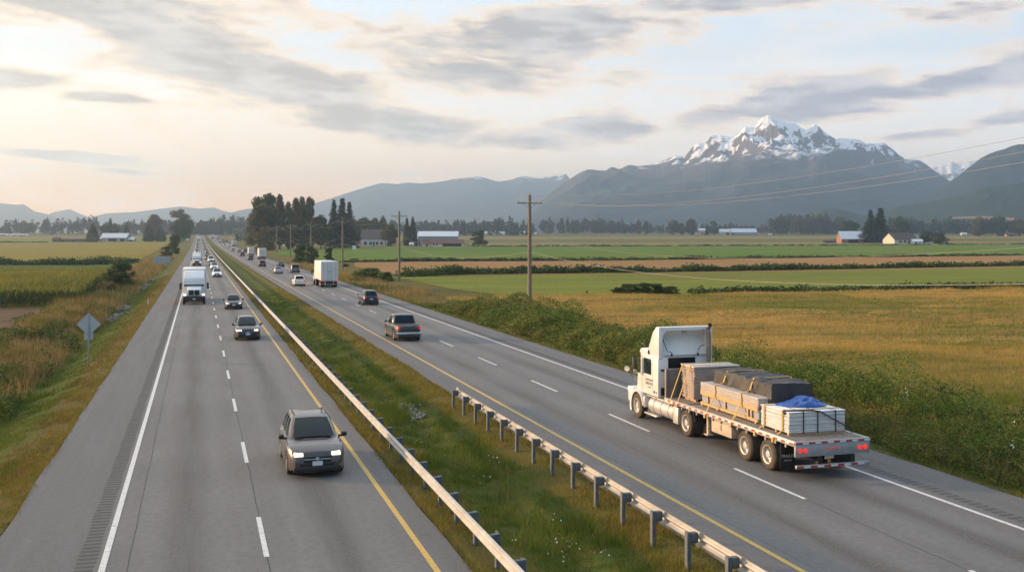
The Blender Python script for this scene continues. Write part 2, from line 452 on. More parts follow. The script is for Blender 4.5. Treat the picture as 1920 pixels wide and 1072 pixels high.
# ---------------------------------------------------------------- fields
def fieldmat(name, c1, c2, c3, sx=.02, ang=0., fine=1.5):
    m, nt, b = newmat(name)
    tc = nt.add('ShaderNodeTexCoord').outputs['Object']
    mp = nt.add('ShaderNodeMapping'); nt.inp(mp, 0, tc); mp.inputs['Rotation'].default_value = (0, 0, ang); mp.inputs['Scale'].default_value = (.12, 1, 1)
    n1 = nt.noise(mp.outputs[0], sx * 4, 5, .6); n2 = nt.noise(tc, sx, 4); n3 = nt.noise(tc, fine, 4, .65)
    n4 = nt.noise(mp.outputs[0], .55, 4, .6)
    c = nt.mix(nt.mapr(n1, .35, .65), c4(c1), c4(c2)); c = nt.mix(nt.mapr(n2, .50, .62, 0, .85), c, c4(c3))
    dk = tuple(x * .55 for x in c1[:3]) + (1,)
    mt = nt.add('ShaderNodeMapping'); nt.inp(mt, 0, tc); mt.inputs['Rotation'].default_value = (0, 0, TH)
    ts_ = nt.add('ShaderNodeSeparateXYZ'); nt.inp(ts_, 0, mt.outputs[0])
    ln = nt.math('FRACT', nt.math('ADD', nt.math('MULTIPLY', ts_.outputs[1], .052), nt.math('MULTIPLY', n2, .35)))
    c = nt.mix(nt.math('MULTIPLY', nt.mapr(nt.math('ABSOLUTE', nt.math('SUBTRACT', ln, .5)), .02, .07, 1, 0), nt.mapr(n1, .35, .6, .15, .6)), c, dk)
    c = nt.mix(nt.mapr(n3, .3, .6, .5, 0), c, dk)
    c = nt.mix(nt.mapr(n4, .52, .66, 0, .6), c, dk)
    nt.inp(b, 'Base Color', c); b.inputs['Roughness'].default_value = .9; b.inputs['Specular IOR Level'].default_value = .08
    bp = nt.add('ShaderNodeBump'); nt.inp(bp, 'Height', n3); bp.inputs['Strength'].default_value = 1; bp.inputs['Distance'].default_value = .35
    nt.inp(b, 'Normal', bp.outputs[0])
    return m

def wheat_h(x, y):
    """height of the standing crop: blown over in long hollows"""
    u = x * .93 - y * .36; w = x * .36 + y * .93
    a = fbm(u * .035, w * .085, 4, 61); r = 1 - np.abs(2 * fbm(u * .05 + 4, w * .13, 4, 66) - 1)
    return .25 + .55 * np.clip((a - .30) * 2.2, 0, 1) - .42 * np.clip((r - .80) * 6, 0, 1)
def band_pts(pts, nu):
    """a boundary given in pixels -> nu ground points"""
    pts = sorted(pts); xs = np.linspace(pts[0][0], pts[-1][0], nu); ys = np.interp(xs, [p[0] for p in pts], [p[1] for p in pts])
    return np.array([G(x, y)[:2] for x, y in zip(xs, ys)])
def field(near, far, m, dz, nu=60, nv=14, hgt=0., lump=0.):
    a = band_pts(near, nu); b = band_pts(far, nu)
    t = np.linspace(0, 1, nv)[None, :, None]
    P = a[:, None, :] * (1 - t) + b[:, None, :] * t
    Z = terrain(P[..., 0], P[..., 1]) + dz
    if lump:
        e = np.minimum(1, np.minimum(np.arange(nu), np.arange(nu)[::-1]) / 16)[:, None] * np.minimum(1, np.minimum(np.arange(nv), np.arange(nv)[::-1]) / 14)[None]
        Z = Z + lump * np.minimum(1, e * 3) * wheat_h(P[..., 0], P[..., 1])
    v = np.concatenate([P, Z[..., None]], -1).reshape(-1, 3)
    o = np_obj('field', v, grid_faces(nu, nv), m, smooth=True); tag(o, kind='structure')
    return o
def build_fields():
    gold = fieldmat('ripe_wheat', (.27, .17, .04), (.40, .245, .066), (.14, .16, .024), .022)
    orange = fieldmat('ripe_barley', (.33, .18, .07), (.36, .21, .08), (.30, .18, .06), .01)
    lgreen = fieldmat('pale_meadow', (.155, .185, .024), (.205, .215, .032), (.18, .17, .034), .012)
    green = fieldmat('bright_meadow', (.10, .175, .019), (.135, .195, .024), (.16, .19, .03), .01)
    tan = fieldmat('stubble', (.26, .19, .06), (.22, .18, .05), (.18, .17, .05), .008)
    olive = fieldmat('mown_grass', (.12, .13, .03), (.15, .14, .035), (.18, .15, .04), .008)
    corn = fieldmat('corn_tops', (.235, .185, .022), (.27, .20, .03), (.20, .18, .024), .015)
    beans = fieldmat('bean_rows', (.055, .105, .015), (.075, .125, .02), (.10, .13, .022), .03)
    soil = fieldmat('dry_turned_soil', (.13, .082, .045), (.16, .10, .055), (.10, .07, .035), .05, fine=.8)
    # to the right of the road, near to far
    field([(900, 592), (1160, 612), (1500, 780), (2300, 1010)], [(900, 557), (1060, 563), (1300, 554), (1600, 549), (2300, 538)], gold, .03, nu=220, nv=120, lump=1.)
    field([(740, 520), (860, 545), (1060, 563), (1300, 555), (1600, 550), (2300, 539)], [(740, 516), (880, 514), (1200, 512), (1500, 508), (2300, 494)], lgreen, .05)
    field([(665, 500), (760, 518), (1200, 513), (1500, 509), (2300, 495)], [(665, 490), (800, 489.5), (1100, 488), (1500, 483), (2300, 474)], orange, .07)
    field([(520, 478), (665, 492), (800, 490.5), (1100, 489), (1500, 484), (2300, 475)], [(520, 466), (700, 464), (1000, 462), (1500, 460), (2300, 456)], green, .09)
    field([(880, 463), (1100, 462), (1500, 461), (2300, 457)], [(880, 455), (1100, 454), (1500, 453.5), (2300, 450)], tan, .11, nv=8)
    field([(480, 456), (1100, 455), (2300, 451)], [(480, 449), (1100, 448), (2300, 446)], olive, .13, nv=8)
    field([(430, 449.5), (1100, 448.6), (2300, 446.5)], [(430, 444), (1100, 443), (2300, 442)], tan, .15, nv=8)
    field([(430, 444.5), (1100, 443.5), (2300, 442.5)], [(430, 438.5), (1100, 438.5), (2300, 438.5)], olive, .17, nv=8)
    # to the left
    field([(-600, 700), (60, 650), (130, 630)], [(-600, 575), (90, 578), (170, 560)], soil, .03)
    field([(-700, 519), (100, 518), (205, 520)], [(-700, 497), (200, 497), (262, 492)], beans, .05)
    field([(-700, 489), (200, 489), (262, 487)], [(-700, 455), (160, 454.5), (318, 454)], corn, .10)
    field([(-700, 455.2), (160, 454.8), (310, 454.5)], [(-700, 447), (330, 447)], lgreen, .12, nv=8)
    field([(-700, 447.3), (330, 447.3)], [(-700, 442.5), (335, 442.5)], tan, .14, nv=8)
    field([(-700, 443), (335, 443)], [(-700, 438.5), (335, 438.5)], olive, .16, nv=8)
build_fields()

# ---------------------------------------------------------------- mountains
def rockmat(name, forest, rock, snow0=None, snow1=None, clear=None):
    m, nt, b = newmat(name)
    g = nt.add('ShaderNodeNewGeometry'); tc = nt.add('ShaderNodeTexCoord').outputs['Object']
    sp = nt.add('ShaderNodeSeparateXYZ'); nt.inp(sp, 0, g.outputs['Position'])
    sn = nt.add('ShaderNodeSeparateXYZ'); nt.inp(sn, 0, g.outputs['Normal'])
    n1 = nt.noise(tc, .004, 6, .65); n2 = nt.noise(tc, .02, 5, .65)
    c = nt.mix(nt.mapr(n1, .35, .65), c4(forest), tuple(x * 1.6 for x in forest) + (1,))
    c = nt.mix(nt.mapr(n2, .45, .7, 0, .5), c, tuple(x * .5 for x in forest) + (1,))
    if snow0:
        hz = nt.math('ADD', sp.outputs[2], nt.math('MULTIPLY', nt.math('SUBTRACT', n1, .5), 170))
        c = nt.mix(nt.mapr(hz, snow0 - 150, snow0 + 20), c, nt.mix(n2, tuple(x * .7 for x in rock) + (1,), c4(rock)))
        mp = nt.add('ShaderNodeMapping'); nt.inp(mp, 0, tc); mp.inputs['Scale'].default_value = (1, 1, .30)
        n3 = nt.noise(mp.outputs[0], .019, 7, .66)
        s = nt.math('ADD', nt.math('MULTIPLY', nt.mapr(sp.outputs[2], snow0 - 20, snow1, 0, 1, False), .50), nt.math('MULTIPLY', nt.math('SUBTRACT', n3, .5), 3.0))
        s = nt.math('ADD', s, nt.math('MULTIPLY', nt.math('SUBTRACT', sn.outputs[2], .62), 1.6))
        k = nt.math('MULTIPLY', nt.mapr(s, .47, .53), nt.mapr(nt.math('ADD', sp.outputs[2], nt.math('MULTIPLY', nt.math('SUBTRACT', n3, .5), 260)), snow0 - 20, snow0 + 30))
        c = nt.mix(k, c, (.86, .86, .88, 1))
    if clear:
        for (p, r) in clear:
            vm = nt.add('ShaderNodeVectorMath', operation='SUBTRACT'); nt.inp(vm, 0, g.outputs['Position']); vm.inputs[1].default_value = p
            sc = nt.add('ShaderNodeVectorMath', operation='DIVIDE'); nt.inp(sc, 0, vm.outputs[0]); sc.inputs[1].default_value = r
            ln = nt.add('ShaderNodeVectorMath', operation='LENGTH'); nt.inp(ln, 0, sc.outputs[0])
            k = nt.mapr(nt.math('ADD', ln.outputs['Value'], nt.math('MULTIPLY', nt.math('SUBTRACT', n2, .5), .9)), .85, 1.0, 1, 0)
            c = nt.mix(k, c, (.26, .15, .09, 1))
    nt.inp(b, 'Base Color', c); b.inputs['Roughness'].default_value = .95; b.inputs['Specular IOR Level'].default_value = .05
    return m

def mountain(name, prof, D, w, m, s, jag=.02, spur=.45, fx=.0011, nx=360, nt_=70, kind='structure', crag=0.0):
    xs = np.linspace(prof[0][0], prof[-1][0], nx)
    ys = np.interp(xs, [p[0] for p in prof], [p[1] for p in prof])
    hr = (HY - ys) / F * D + H
    ts = np.concatenate([np.linspace(0, 1, nt_), np.linspace(1.05, 1.5, 8)])
    T = ts[None, :]; zc = D * (1 - w * (1 - T)) + 0 * xs[:, None]
    a = (xs[:, None] - 960) / F
    X = (a * CS + SN) * zc; Y = (-a * SN + CS) * zc
    base = rise(np.hypot(X, Y)) - 4
    sh = np.where(T <= 1, .55 * T + .45 * T ** 2.2, np.maximum(0, 1 - (T - 1) * 1.6))
    # spurs and gullies run down from the crest
    u = a * D
    warp = (fbm(u * fx * .8, zc * fx * .8, 3, s + 40) - .5) * 900
    ua = u * .80 + (zc - D) * .60; ub = -u * .60 + (zc - D) * .80
    n = 1 - np.abs(2 * fbm((ua + warp) * fx, (ub - warp * .6) * fx * .9, 5, s) - 1)
    n2 = 1 - np.abs(2 * fbm((ub - warp) * fx * 2.9, (ua + warp) * fx * 2.2, 4, s + 9) - 1)
    env = np.clip(T, 0, 1) ** .6 * np.clip((1.02 - T) * 3.0, 0, 1) * (T <= 1)
    # the crest's teeth melt into broad flanks lower down
    dx = (xs[1] - xs[0]); H2 = np.repeat(hr[:, None], len(ts), 1)
    for j, t in enumerate(ts):
        sg = max(0, 1 - t) * 85 / dx
        if sg > .4:
            r_ = int(sg * 3); kk = np.exp(-.5 * (np.arange(-r_, r_ + 1) / sg) ** 2); kk /= kk.sum()
            H2[:, j] = np.convolve(np.pad(hr, r_, mode='edge'), kk, 'valid')
    h = (H2 - base) * sh
    rel = (n - .80) * 1.3 + (n2 - .78) * .5
    h = h * (1 + spur * rel * env)
    if crag:
        n4 = 1 - np.abs(2 * fbm((u + warp * .5) * fx * 8, zc * fx * 5, 5, s + 21) - 1)
        h = h + crag * (n4 - .75) * np.clip((h / hr.max() - .55) * 4, 0, 1) * np.clip((1.0 - T) * 8, 0, 1) * (T <= 1)
    h = h * (1 + jag * (fbm(u * fx * 14, zc * 0 + 3, 5, s + 5) - .5) * np.clip(T, 0, 1))
    if crag: h = h + 16 * (fbm(u * .03, zc * 0 + 7, 3, s + 55) - .5) * np.clip((H2 - base) / hr.max() - .55, 0, 1) * 3 * np.clip(T, 0, 1) ** 4
    # nothing in front may overtop the crest line
    lim = (hr[:, None] + 0 * T - H) * zc / D + H
    Z = base + np.maximum(h, 0)
    Z = np.where(T < 1, np.minimum(Z, np.maximum(lim - (1 - T) * .03 * hr.max(), base)), Z)
    v = np.stack([X, Y, Z], -1).reshape(-1, 3)
    o = np_obj(name, v, grid_faces(len(xs), len(ts)), m, smooth=True); tag(o, kind=kind)
    return o

def build_mountains():
    D = 4300
    top = lambda y: (HY - y) / F * D + H
    snow = rockmat('snowy_rock', (.030, .044, .050), (.13, .115, .115), top(306), top(218))
    mountain('mountain', [(900, 442), (940, 430), (968, 418), (992, 404), (1017, 376), (1045, 353), (1072, 335), (1085, 327), (1100, 319), (1135, 317), (1145, 310), (1160, 316), (1180, 307), (1200, 310), (1235, 302), (1265, 290),
              (1285, 292), (1300, 275), (1312, 266), (1322, 268), (1335, 252), (1350, 254), (1362, 257), (1378, 256), (1397, 242), (1405, 242), (1415, 244), (1430, 228), (1440, 223),
              (1452, 223), (1462, 228), (1475, 231), (1488, 233), (1500, 241), (1512, 246), (1527, 237), (1535, 240), (1550, 249), (1566, 262), (1580, 263), (1600, 264), (1620, 270),
              (1640, 272), (1655, 269), (1668, 275), (1685, 290), (1698, 299), (1712, 298), (1725, 302), (1740, 312), (1760, 325), (1780, 342), (1800, 368), (1840, 405), (1900, 436)],
             D, .42, snow, 3, .06, .85, nx=820, nt_=140, crag=150)
    D2 = 7400
    top2 = lambda y: (HY - y) / F * D2 + H
    far_rock = rockmat('hazy_ridge', (.035, .048, .052), (.10, .095, .09), top2(333), top2(300))
    mountain('mountain', [(520, 436), (560, 402), (590, 381), (625, 371), (650, 362), (690, 350), (715, 343), (745, 346), (765, 342), (790, 345), (830, 340), (855, 335), (870, 334), (895, 331),
              (915, 336), (935, 341), (960, 336), (980, 330), (1010, 333), (1035, 328), (1055, 326), (1060, 325), (1068, 334), (1090, 345), (1140, 380), (1200, 430)],
             D2, .35, far_rock, 12, .02, .4)
    hill = rockmat('dark_forest_hill', (.016, .026, .022), (.1, .1, .09))
    mountain('hill', [(-500, 330), (-200, 365), (-60, 376), (0, 381), (30, 384), (45, 383), (65, 396), (95, 403), (115, 417), (160, 434)], 7000, .3, hill, 15, .01)
    mountain('hill', [(60, 425), (85, 405), (100, 398), (130, 392), (150, 401), (180, 412), (230, 430)], 7800, .25, hill, 22, .01, nx=160)
    mountain('hill', [(120, 425), (170, 407), (200, 400), (250, 398), (300, 391), (340, 387), (375, 391), (400, 389), (420, 396), (470, 405), (560, 428)], 8000, .2, hill, 25, .01, nx=200)
    mountain('hill', [(340, 430), (370, 413), (420, 402), (455, 393), (480, 390), (520, 396), (560, 404), (640, 428)], 7200, .2, hill, 28, .01, nx=160)
    D3 = 6600
    top3 = lambda y: (HY - y) / F * D3 + H
    sn2 = rockmat('far_snow_rock', (.03, .042, .035), (.12, .115, .11), top3(345), top3(303))
    mountain('mountain', [(1680, 400), (1730, 335), (1750, 314), (1775, 307), (1800, 309), (1820, 301), (1840, 305), (1860, 300), (1900, 320), (1990, 400)], D3, .3, sn2, 33, .05, nx=220, crag=50)
    mountain('hill', [(1560, 438), (1600, 425), (1660, 398), (1700, 384), (1740, 366), (1765, 350), (1790, 335), (1812, 318), (1840, 297), (1870, 283), (1900, 274), (1930, 270), (2100, 258), (2400, 300)],
             3400, .35, hill, 37, .03, .5, fx=.0016)
    D5 = 2300
    clr = [(tuple(at(1735, 398, D5 * .82)), (45, 260, 6)), (tuple(at(1843, 371, D5 * .86)), (38, 260, 8)), (tuple(at(1895, 408, D5 * .80)), (30, 200, 5))]
    fh = rockmat('near_forest_hill', (.022, .038, .026), (.1, .1, .09), clear=clr)
    mountain('hill', [(1500, 440), (1525, 397), (1550, 390), (1580, 393), (1620, 404), (1640, 401), (1700, 384), (1760, 376), (1800, 366), (1850, 351), (1920, 342), (2100, 330), (2400, 350)],
             D5, .3, fh, 41, .08, .35, fx=.0025)
build_mountains()
# ---------------------------------------------------------------- plants
def unit(v): return v / np.maximum(np.linalg.norm(v, axis=-1, keepdims=True), 1e-9)
def leaf_quads(P, size, asp=.55, flat=0., rng=RNG):
    """one small rhombus per point"""
    n = len(P); a = rng.normal(size=(n, 3)); a[:, 2] *= (1 - flat); a = unit(a)
    b = unit(np.cross(a, rng.normal(size=(n, 3))))
    s = (np.asarray(size) * rng.uniform(.6, 1.35, n))[:, None]
    v = np.stack([P - a * s, P + b * s * asp, P + a * s, P - b * s * asp], 1).reshape(-1, 3)
    return v, np.arange(4 * n).reshape(-1, 4)
def blade_tris(P, h, w, lean=.35, rng=RNG, az=None):
    n = len(P); t = rng.uniform(0, 2 * np.pi, n) if az is None else az
    hh = np.asarray(h) * rng.uniform(.55, 1.25, n); ww = np.asarray(w) * rng.uniform(.7, 1.3, n)
    d = np.stack([np.cos(t), np.sin(t), 0 * t], -1); q = rng.uniform(0, 2 * np.pi, n)
    l = np.stack([np.cos(q), np.sin(q), 0 * q], -1) * (hh * lean * rng.uniform(.1, 1.4, n))[:, None]
    tip = P + l; tip[:, 2] += hh
    v = np.stack([P - d * ww[:, None] / 2, P + d * ww[:, None] / 2, tip], 1).reshape(-1, 3)
    return v, np.arange(3 * n).reshape(-1, 3)
def shell(c, r, n, rng=RNG, lo=.72, bottom=-1.):
    """points in the outer shell of an ellipsoid"""
    d = unit(rng.normal(size=(n * 2, 3))); d = d[d[:, 2] > bottom][:n]
    return np.asarray(c) + d * np.asarray(r) * rng.uniform(lo, 1.03, (len(d), 1))
def tube(path, rad, seg=7):
    path = [Vector(p) for p in path]; vs, fs = [], []
    for i, p in enumerate(path):
        d = (path[min(i + 1, len(path) - 1)] - path[max(i - 1, 0)]).normalized()
        s = d.cross(Vector((0, 0, 1)) if abs(d.z) < .95 else Vector((1, 0, 0))).normalized(); u = s.cross(d)
        for k in range(seg):
            a = 2 * math.pi * k / seg; vs.append(p + (s * math.cos(a) + u * math.sin(a)) * rad[i])
    for i in range(len(path) - 1):
        for k in range(seg):
            fs.append((i * seg + k, i * seg + (k + 1) % seg, (i + 1) * seg + (k + 1) % seg, (i + 1) * seg + k))
    return np.array([tuple(v) for v in vs]), np.array(fs)

BARK = mat('bark', (.11, .085, .065), .9, var=.35, scale=6, spec=.1)
LEAF = {
    'dark': leafmat('dark_leaves', [(.026, .050, .012), (.056, .092, .020), (.10, .13, .028)], .35),
    'mid': leafmat('mid_green_leaves', [(.032, .062, .010), (.065, .105, .016), (.115, .14, .024)], .3),
    'olive': leafmat('olive_leaves', [(.060, .066, .016), (.115, .108, .024), (.17, .14, .034)], .3),
    'rust': leafmat('rusty_leaves', [(.065, .056, .018), (.14, .095, .032), (.20, .13, .042)], .3),
    'conifer': leafmat('conifer_needles', [(.012, .028, .012), (.024, .050, .018), (.042, .070, .022)], .4, trans=.1),
    'bramble': leafmat('bramble_leaves', [(.026, .062, .009), (.072, .128, .016), (.145, .195, .026), (.21, .22, .036)], .6, rough=.65),
    'hedge_olive': leafmat('hedge_olive_leaves', [(.045, .066, .010), (.115, .140, .020), (.19, .195, .032), (.25, .21, .045)], .7, rough=.65),
    'hedge_dark': leafmat('hedge_dark_leaves', [(.014, .042, .008), (.042, .088, .014), (.098, .152, .024)], .7, rough=.65),
    'yellow': leafmat('yellow_green_leaves', [(.075, .075, .015), (.13, .115, .022), (.18, .14, .03)], .3),
}

def tree_proto(kind, seed):
    """(trunk verts/faces, crown verts/faces) of a tree 20 m tall"""
    rng = np.random.default_rng(seed); tr, cr = [], []
    if kind == 'conifer':
        tr.append(tube([(0, 0, 0), (0, 0, 10), (.1, 0, 19.4)], [.38, .24, .03]))
        P = []
        for z in np.arange(1.6, 19.6, .55):
            R = (20 - z) / 20 * 4.6 * rng.uniform(.75, 1.15) + .12
            for k in range(int(7 + R * 2)):
                a = rng.uniform(0, 6.28); L = R * rng.uniform(.55, 1.12)
                t = rng.uniform(.15, 1, int(9 + 8 * L))
                x = np.stack([np.cos(a) * L * t, np.sin(a) * L * t, z - .35 * L * t ** 1.6 + rng.normal(0, .12, len(t))], -1)
                x[:, :2] += rng.normal(0, .16, (len(t), 2)); P.append(x)
        P = np.concatenate(P); cr.append(leaf_quads(P, .34, .4, .5, rng))
    elif kind == 'cypress':
        tr.append(tube([(0, 0, 0), (0, 0, 8)], [.4, .2]))
        z = rng.uniform(.02, 1, 7000) ** 1.25; a = rng.uniform(0, 6.28, 7000)
        R = 4.4 * (1 - z) ** .62 * (.82 + .3 * vnoise(a * 2.2, z * 9, seed)) * np.minimum(1, .45 + z * 4) * rng.uniform(.78, 1.03, 7000)
        P = np.stack([np.cos(a) * R, np.sin(a) * R, z * 20], -1); cr.append(leaf_quads(P, .42, .5, 0, rng))
    elif kind == 'poplar':
        tr.append(tube([(0, 0, 0), (.2, .1, 7), (.1, 0, 13), (0, .2, 18)], [.55, .38, .24, .06]))
        for k in range(24):
            z = rng.uniform(3.5, 18.5); a = rng.uniform(0, 6.28); R = rng.uniform(.8, 3.3) * (1.1 - .5 * z / 20)
            c = (np.cos(a) * R, np.sin(a) * R, z); tr.append(tube([(0, 0, z - 2.2), (c[0] * .6, c[1] * .6, z - .6), c], [.16, .1, .03], 5))
            r = rng.uniform(1.1, 2.3); cr.append(leaf_quads(shell(c, (r, r, r * 1.25), int(400 * r / 1.6), rng, .35), .34, .6, 0, rng))
        cr.append(leaf_quads(shell((0, .2, 18.2), (1.3, 1.3, 1.9), 300, rng, .3), .32, .6, 0, rng))
    elif kind == 'round':
        tr.append(tube([(0, 0, 0), (.1, .1, 4), (0, .2, 9)], [.6, .45, .2]))
        for k in range(26):
            z = rng.uniform(3.2, 16.8); q = math.sqrt(max(.05, 1 - ((z - 9.2) / 9.6) ** 2)); a = rng.uniform(0, 6.28); R = q * rng.uniform(2.2, 5.2)
            c = (np.cos(a) * R, np.sin(a) * R, z); tr.append(tube([(0, 0, max(2.5, z - 4)), (c[0] * .6, c[1] * .6, z - 1), c], [.2, .12, .04], 5))
            r = rng.uniform(1.9, 3.2); cr.append(leaf_quads(shell(c, (r, r, r * .9), int(230 * r), rng, .5), .44, .6, 0, rng))
        cr.append(leaf_quads(shell((0, 0, 16.6), (2.6, 2.6, 3.2), 620, rng, .4), .42, .6, 0, rng))
    elif kind == 'bush':                 # also 20 units tall; scaled down when used
        for k in range(8): tr.append(tube([(0, 0, 0), (rng.normal(0, 2), rng.normal(0, 2), 7), (rng.normal(0, 4), rng.normal(0, 4), 13)], [.5, .35, .12], 5))
        for k in range(60):
            z = 19 * rng.uniform(.04, 1) ** .9; a = rng.uniform(0, 6.28); R = rng.uniform(1, 8.6) * math.sqrt(max(.06, 1 - ((z - 6.5) / 13.2) ** 2))
            r = rng.uniform(1.3, 3.1); c = (np.cos(a) * R, np.sin(a) * R, min(max(z, r * .6), 20 - r * .8))
            P = shell(c, (r, r, r * .9), int(70 * r), rng, .3); P += rng.normal(0, .28, P.shape); cr.append(leaf_quads(P, .50, .55, 0, rng))
    return join(tr), join(cr)

PROTO = {}
def proto(kind, var, leaf):
    k = (kind, var, leaf)
    if k not in PROTO:
        (tv, tf), (cv, cf) = tree_proto(kind, 100 + var * 7 + len(kind))
        PROTO[k] = (np_mesh('trunk', tv, tf, BARK, True), np_mesh('crown', cv, cf, LEAF[leaf]))
    return PROTO[k]
PROTO_W = {'conifer': 6.0, 'cypress': 7.6, 'poplar': 6.2, 'round': 12.2, 'bush': 19}
def tree(name, px, base, top, w, kind, leaf, label, cat='tree', group=None, var=0, rz=None, p=None):
    """a tree standing on the ground under pixel (px, base), its top at pixel row top, w pixels wide"""
    p = p or G(px, base); s = px_size(p)
    h = (base - top) * s; ww = w * s
    e = empty(name, (p.x, p.y, p.z - .1), random.uniform(0, 6.28) if rz is None else rz)
    e.scale = (ww / PROTO_W[kind], ww / PROTO_W[kind], h / 20)
    tag(e, label, cat, group)
    tm, cm = proto(kind, var, leaf)
    for nm, me in (('trunk', tm), ('crown', cm)):
        o = bpy.data.objects.new(nm, me); link(o); o.parent = e
    return e

def build_trees():
    g = 'tall trees beside the highway'
    tree('poplar_tree', 487, 468, 369, 44, 'poplar', 'olive', 'broad tall poplar at the road end of the tall tree group', group=g, var=0)
    tree('poplar_tree', 506, 467.5, 366, 34, 'poplar', 'mid', 'tall poplar with dense green crown beside the broad poplar', group=g, var=1)
    tree('poplar_tree', 524, 467, 363, 24, 'poplar', 'rust', 'slender tall poplar with rusty top, highest of its group', group=g, var=2)
    tree('poplar_tree', 541, 467, 377, 24, 'poplar', 'olive', 'thin poplar just past the gap of sky', group=g, var=3)
    tree('poplar_tree', 556, 466.5, 370, 22, 'poplar', 'rust', 'thin rusty poplar third from the end of the group', group=g, var=2)
    tree('poplar_tree', 568, 466, 369, 22, 'poplar', 'mid', 'slim greenish poplar among the thin rusty ones', group=g, var=0)
    tree('poplar_tree', 581, 466, 372, 18, 'poplar', 'rust', 'last thin poplar before the lower dark trees', group=g, var=1)
    tree('deciduous_tree', 498, 470, 425, 40, 'bush', 'olive', 'low olive tree filling the foot of the poplars', var=2)
    tree('deciduous_tree', 540, 468, 415, 46, 'round', 'dark', 'dark rounded tree in front of the thin poplars', var=0)
    tree('deciduous_tree', 572, 467, 412, 46, 'round', 'dark', 'dark rounded tree behind the second utility pole from the farm', var=1)
    g = 'dark trees around the farmhouse'
    tree('deciduous_tree', 602, 466, 401, 40, 'round', 'dark', 'dark round tree next to the thin poplars', group=g, var=2)
    tree('deciduous_tree', 632, 462, 410, 44, 'round', 'dark', 'dark broad tree standing below the three firs', group=g, var=0)
    tree('deciduous_tree', 662, 458, 408, 40, 'round', 'dark', 'dark tree at the foot of the slimmest fir', group=g, var=1)
    tree('deciduous_tree', 684, 457, 406, 34, 'round', 'dark', 'dark tree behind the brown farmhouse roof', group=g, var=2)
    tree('deciduous_tree', 703, 456.5, 407, 30, 'round', 'dark', 'dark tree behind the ridge end of the farmhouse', group=g, var=0)
    tree('deciduous_tree', 718, 456.5, 403, 22, 'round', 'mid', 'taller narrow tree past the farmhouse gable', group=g, var=1)
    g = 'fir trees above the farm'
    tree('fir_tree', 626, 465, 372, 33, 'conifer', 'conifer', 'slim fir on the road side of the three firs', group=g, var=0)
    tree('fir_tree', 642, 465, 369, 42, 'conifer', 'conifer', 'widest fir in the middle of the three firs', group=g, var=1)
    tree('fir_tree', 655, 465, 376, 33, 'conifer', 'conifer', 'fir on the farmhouse side of the three firs', group=g, var=2)
    tree('deciduous_tree', 656, 461, 428, 20, 'round', 'yellow', 'small yellowish tree beside the white farmhouse', var=0)
    tree('deciduous_tree', 733, 461, 418, 34, 'round', 'olive', 'olive round tree behind the crossarm pole', var=2)
    tree('cypress_tree', 763, 460, 408, 15, 'cypress', 'dark', 'dark cypress on the house side of the touching pair', var=0, group='cypress pair by the white barn')
    tree('cypress_tree', 774, 460, 406, 16, 'cypress', 'dark', 'dark cypress on the barn side of the touching pair', var=1, group='cypress pair by the white barn')
    tree('deciduous_tree', 898, 461, 430, 40, 'bush', 'mid', 'round bushy tree at the end of the red roofed shed', var=0)
    # roadside bushes to the right of the lanes
    g = 'bushes beside the far lanes'
    tree('bush', 563, 493, 457, 32, 'bush', 'mid', 'tallest roadside bush, first of the three from the poplars', 'bush', g, 1)
    tree('bush', 584, 494, 461, 27, 'bush', 'dark', 'middle roadside bush of the three, touching the tallest', 'bush', g, 2)
    tree('bush', 617, 494, 462, 23, 'bush', 'dark', 'roadside bush standing alone just above the white trailer', 'bush', g, 0)
    tree('bush', 470, 460, 447, 26, 'bush', 'mid', 'low bush between distant poles beside the far lanes', 'bush', g, 0)
    tree('bush', 665, 487, 484, 26, 'bush', 'dark', 'small flat bush in the field edge past the lone pole', 'bush', None, 1)
    tree('bush', 648, 500, 494, 20, 'bush', 'dark', 'small bush at the foot of a utility pole', 'bush', None, 1)
    tree('bush', 690, 524, 501, 60, 'bush', 'bramble', 'rounded bramble bush near the crossarm pole', 'bush', None, 2)
    tree('bush', 723, 527, 508, 46, 'bush', 'bramble', 'lower bramble bush right before the crossarm pole', 'bush', None, 0)
    tree('bush', 675, 520, 510, 40, 'bush', 'olive', 'olive bush on the verge before the rounded bramble', 'bush', None, 1)
    for x, b, t, w, v in ((1158, 553.5, 537, 34, 1), (1180, 553, 531, 44, 2), (1206, 553, 528, 50, 0), (1232, 552.5, 530, 46, 1), (1257, 551.5, 535, 36, 2)):
        tree('bush', x, b, t, w, 'bush', 'mid', 'dark bush in the row of bushes on the edge of the wheat field', 'bush', 'row of bushes on the wheat field edge', v)
    tree('bush', 1101, 557, 543, 9, 'bush', 'dark', 'tiny upright bush alone before the dark thicket', 'bush', None, 0)
    # left of the road
    tree('bush', 226, 543, 490, 54, 'bush', 'dark', 'big dark round bush beside the corn field', 'bush', None, 2)
    tree('deciduous_tree', 327, 476, 440, 26, 'bush', 'mid', 'rounded green tree on the roadside beyond the blank sign', var=1)
    tree('bush', 312, 481, 461, 26, 'bush', 'dark', 'low dark bush beneath the roadside tree', 'bush', None, 0)
    tree('deciduous_tree', 338, 449, 391, 32, 'poplar', 'rust', 'tall brownish tree rising behind the dark roadside tree', var=3)
    tree('deciduous_tree', 343, 453, 407, 38, 'round', 'dark', 'large dark round tree by the narrowing road', var=2)
    tree('deciduous_tree', 289, 449, 402, 32, 'poplar', 'rust', 'tall brown topped tree behind two dark cones', var=0)
    tree('cypress_tree', 279, 453, 421, 23, 'cypress', 'dark', 'dark pointed evergreen under the brown topped tree', var=1, group='dark cones by the farm')
    tree('cypress_tree', 301, 453, 427, 21, 'cypress', 'mid', 'shorter pointed evergreen toward the road', var=0, group='dark cones by the farm')
